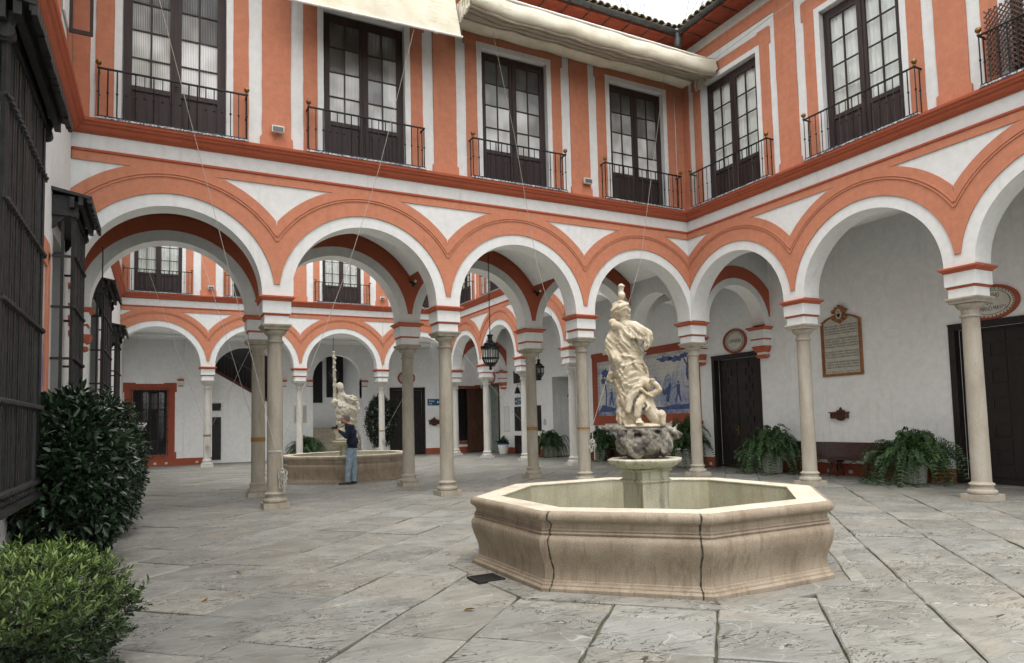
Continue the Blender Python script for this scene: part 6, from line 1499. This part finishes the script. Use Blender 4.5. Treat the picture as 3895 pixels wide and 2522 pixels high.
for i in range(41):
    t = i/40; xb = -10.95+t*(10.95-7.36); row = []
    for k in range(9):
        s = k/8; row.append(q.p(xb+.10*s*math.sin(t*6)-.02*math.sin(s*3)*(t > .9), -1.20+.28*s+.025*math.sin(t*19+s*4)*(.3+s)+.02*math.sin(s*7+t*4), 9.90+.13*t+1.75*s+.008*math.sin(i)))
    rows.append(row)
for a, b in zip(rows, rows[1:]):
    for k in range(8): q.f(a[k], a[k+1], b[k+1], b[k])
q.build('canvas', 'awning_canvas', cu, smooth=True, recalc=False, angle=180)
q = MB(); q.tube([(-11.0, -1.21, 9.87), (-7.32, -1.21, 10.01)], .026, 10); q.build('pole', 'awning_pole', cu, smooth=True)
for t in (.35, .58, .83): q = MB(); x = -11+3.68*t; q.box(x-.05, x+.05, -1.245, -1.175, 9.87+.14*t-.032, 9.87+.14*t+.034); q.build('clamp', 'awning_pole', cu, bevel=.01)

# ------------------------------------------------------------------ cords, coils and bands on the columns
def cord(pts, label, r=.0055, sagv=0.0, mat='rope_fibre', name='cord', group='awning cords'):
    pts = [Vector(p) for p in pts]; P_ = []
    for a, b in zip(pts, pts[1:]):
        for k in range(12): t = k/12; p = a.lerp(b, t); p.z -= sagv*4*t*(1-t); P_.append(p)
    P_.append(pts[-1]); q = MB(); q.tube(P_, r, 5); o = q.build(name, mat, None, smooth=True, recalc=False); tag(o, label, 'cord', group)
C1, C2, C3 = -BF*3, -BF*2, -BF
cord([(-13.2, -.62, 9.60), (-13.2+.05, -.62, 9.4), (C1, -.19, 1.10)], 'cord running from the top left down to the first column')
cord([(-8.41, -1.18, 9.98), (-9.05, -.62, 7.0), (-9.68, -.45, 4.9), (C1+.12, -.16, 1.32)], 'cord from the hanging awning slanting down left to the first column', sagv=.02)
cord([(-6.45, -.95, 10.5), (-5.74, -.55, 8.35), (-5.15, -.42, 5.35), (C3-.1, -.16, 1.42)], 'cord from the folded awning down to the third column, left one', sagv=.02)
cord([(-1.42, -.9, 10.6), (-2.16, -.55, 5.6), (C3+.10, -.17, 1.32)], 'cord from the folded awning down to the third column, passing the statue', sagv=.03)
cord([(-14.05, -.35, 4.9), (-14.05, -.35, 2.0)], 'thin chain hanging beside the church wall under the leftmost arch', r=.012, mat='chain_iron', name='hanging_chain', group=None)
cord([(-13.9, 15.4, 8.8), (-BW*3-.1, YB-.2, 1.75)], 'cord in the second patio slanting down to the leftmost far column'); cord([(-12.6, 9.4, 9.3), (C1-.1, D+.17, 1.75)], 'cord in the second patio slanting down behind the first column')
cord([(-9.0, 9.0, 7.5), (-BW*3+.15, YB-.2, 1.7)], 'cord crossing in the second patio behind the first pair of columns'); cord([(-5.6, 10.5, 9.0), (-BW-.05, YB-.2, 1.35)], 'cord in the second patio left of the potted tree'); cord([(-1.6, 12.8, 7.0), (-BW+.1, YB-.2, 1.35)], 'cord in the second patio right of the potted tree')
cord([(-1.4, 6.2, 6.8), (C3+.1, D+.17, 1.55)], 'cord tied to the rear column beside the lantern, from the right'); cord([(-5.4, 9.5, 7.0), (C3-.1, D+.17, 1.45)], 'cord tied to the rear column beside the lantern, from the left')
cord([(-.34, -1.57, 10.93), (-.42, -5.0, 11.05), (-.55, -9.5, 11.0)], 'pale cord along the right hand windows under the eave', r=.008); cord([(-5.6, -8, 13.2), (-1.0, -1.3, 11.9)], 'thin wire across the sky to the roof corner', r=.006, mat='cord_grey'); cord([(-3.3, -8, 13.2), (-.9, -.95, 11.75)], 'second thin wire across the sky to the roof corner', r=.006, mat='cord_grey')
def band(x, y, z, h, label, mat='strap_tape', r=.160):
    q = MB(); q.lathe(x, y, [(r-.012, z-h/2), (r, z-h/2), (r, z+h/2), (r-.012, z+h/2)], 28); o = q.build('column_band', mat, None, smooth=True); tag(o, label, 'band', 'tape bands round the columns')
band(C1, D, 1.33, .10, 'brown tape band round the rear column behind the first column'); band(C3, D, 1.40, .10, 'brown tape band round the rear column left of the statue'); band(-BW*3, YB, 1.33, .08, 'brown tape band round the leftmost far column', r=.150); band(-BW, YB, 1.32, .06, 'thin brown tape band round the far column by the potted tree', r=.150); band(C1, 0, 1.13, .035, 'thin cord binding round the first column', 'rope_fibre', .162); band(C3, 0, 1.40, .05, 'thin tape band round the third column above the rope coil', 'strap_tape', .160)
def coil(loc, label, sc=1.0):
    root = empty('rope_coil', loc, label=label, cat='rope', group='rope coils tied to columns'); rr = random.Random(int(loc[0]*100))
    for k in range(9):
        w_ = rr.uniform(.02, .075)*sc; h = rr.uniform(.14, .36)*sc; dx = rr.uniform(-.05, .07); dy = -rr.uniform(.0, .05); tl = rr.uniform(-.5, .5); q = MB(); pts = []
        for t in range(19):
            a = 2*PI*t/18; x = w_*math.sin(a)*(1+.35*math.sin(t*.9+k)); z = -h*.5+h*.5*math.cos(a); pts.append((dx*(-z/h)+x+tl*.12*(z/h)*h, dy+.014*math.sin(t*1.1+k), z+rr.uniform(-.006, .006)))
        q.tube(pts, .0062*sc, 5); q.build('loop', 'rope_fibre', root, smooth=True)
    q = MB(); q.tube([(0, -.02, .30*sc), (.01, -.03, .1), (.0, -.03, -.02)], .009, 5); q.tube([(.02, -.03, .02), (.05, -.04, -.22*sc), (.04, -.05, -.44*sc)], .008, 5); q.tube([(-.045, -.03, -.05*sc), (.0, -.06, -.06*sc), (.055, -.04, -.045*sc)], .010, 5); q.tube([(-.04, -.03, -.07*sc), (.0, -.062, -.078*sc), (.05, -.04, -.066*sc)], .010, 5); q.build('tail', 'rope_fibre', root, smooth=True)
coil((C1+.10, -.18, .78), 'grey rope coil hanging on the first column', 1.1); coil((C3+.13, -.15, 1.12), 'grey rope coil hanging on the third column left of the statue', 1.15); coil((-BW*3, YB-.17, .95), 'small rope coil on the leftmost far column', .8); coil((-BW+.02, YB-.17, .95), 'small rope coil on the far column by the potted tree', .9)
# lattice screen behind the third balcony of the right wing
ls = empty('lattice_screen', (0, 0, 0), label='brown wooden lattice screen behind the balcony railing at the right edge', cat='screen')
rr = random.Random(5)
for dr in (-1, 1):
    for k in range(40):
        c = -10.4+k*.085; pts = []
        za, zb = 7.35, 8.55; ya, yb = c, c+dr*(zb-za)*.9
        def cl(y): return max(-10.4, min(-8.05, y))
        y0, y1 = ya, yb
        ta, tb = 0.0, 1.0
        lo, hi = (-10.42-y0)/(y1-y0), (-8.05-y0)/(y1-y0)
        if lo > hi: lo, hi = hi, lo
        ta, tb = max(0, lo), min(1, hi)
        if tb-ta < .05: continue
        p0 = (-.405-.006*dr, y0+(y1-y0)*ta, za+(zb-za)*ta); p1 = (-.405-.006*dr, y0+(y1-y0)*tb, za+(zb-za)*tb)
        q = MB(); q.tube([p0, p1], .014, 4); q.build('slat', 'brown_wood', ls)
# white planter bowl behind the hedge
pb_ = empty('stone_bowl', (-13.63, 2.75, 0), label='white stone bowl on a stem just showing above the far hedge', cat='bowl')
q = MB(); q.lathe(0, 0, [(.18, 0), (.16, .1), (.09, .2), (.075, 1.4), (.10, 1.5), (.2, 1.66), (.26, 1.74), (.26, 1.77), (.2, 1.77)], 20); q.build('bowl', 'pot_white', pb_, smooth=True)

# fallen leaves on the paving
for (x, y, a, lab) in ((-5.55, -9.75, .4, 'dry yellow leaf lying on the paving at the right'), (-12.3, -6.2, 2.0, 'dry leaf on the paving near the dark hedge'), (-12.75, -7.3, 1.1, 'dry leaf on the paving beside the light green bush'), (-10.7, -8.9, 2.9, 'dry leaf on the paving left of the near fountain')):
    n = 1; d = np.array([[math.cos(a), math.sin(a), .05]]); me = leaf_mesh('fallen_leaf', np.array([[0.0, 0, 0]]), d, np.array([[.1, .1, 1.0]]), np.array([.11]), np.array([.045]), 'dry_leaf', np.array([.5]), .3, .1)
    o = mesh_obj('fallen_leaf', me, None, None, (x, y, .012)); tag(o, lab, 'leaf', 'fallen leaves')
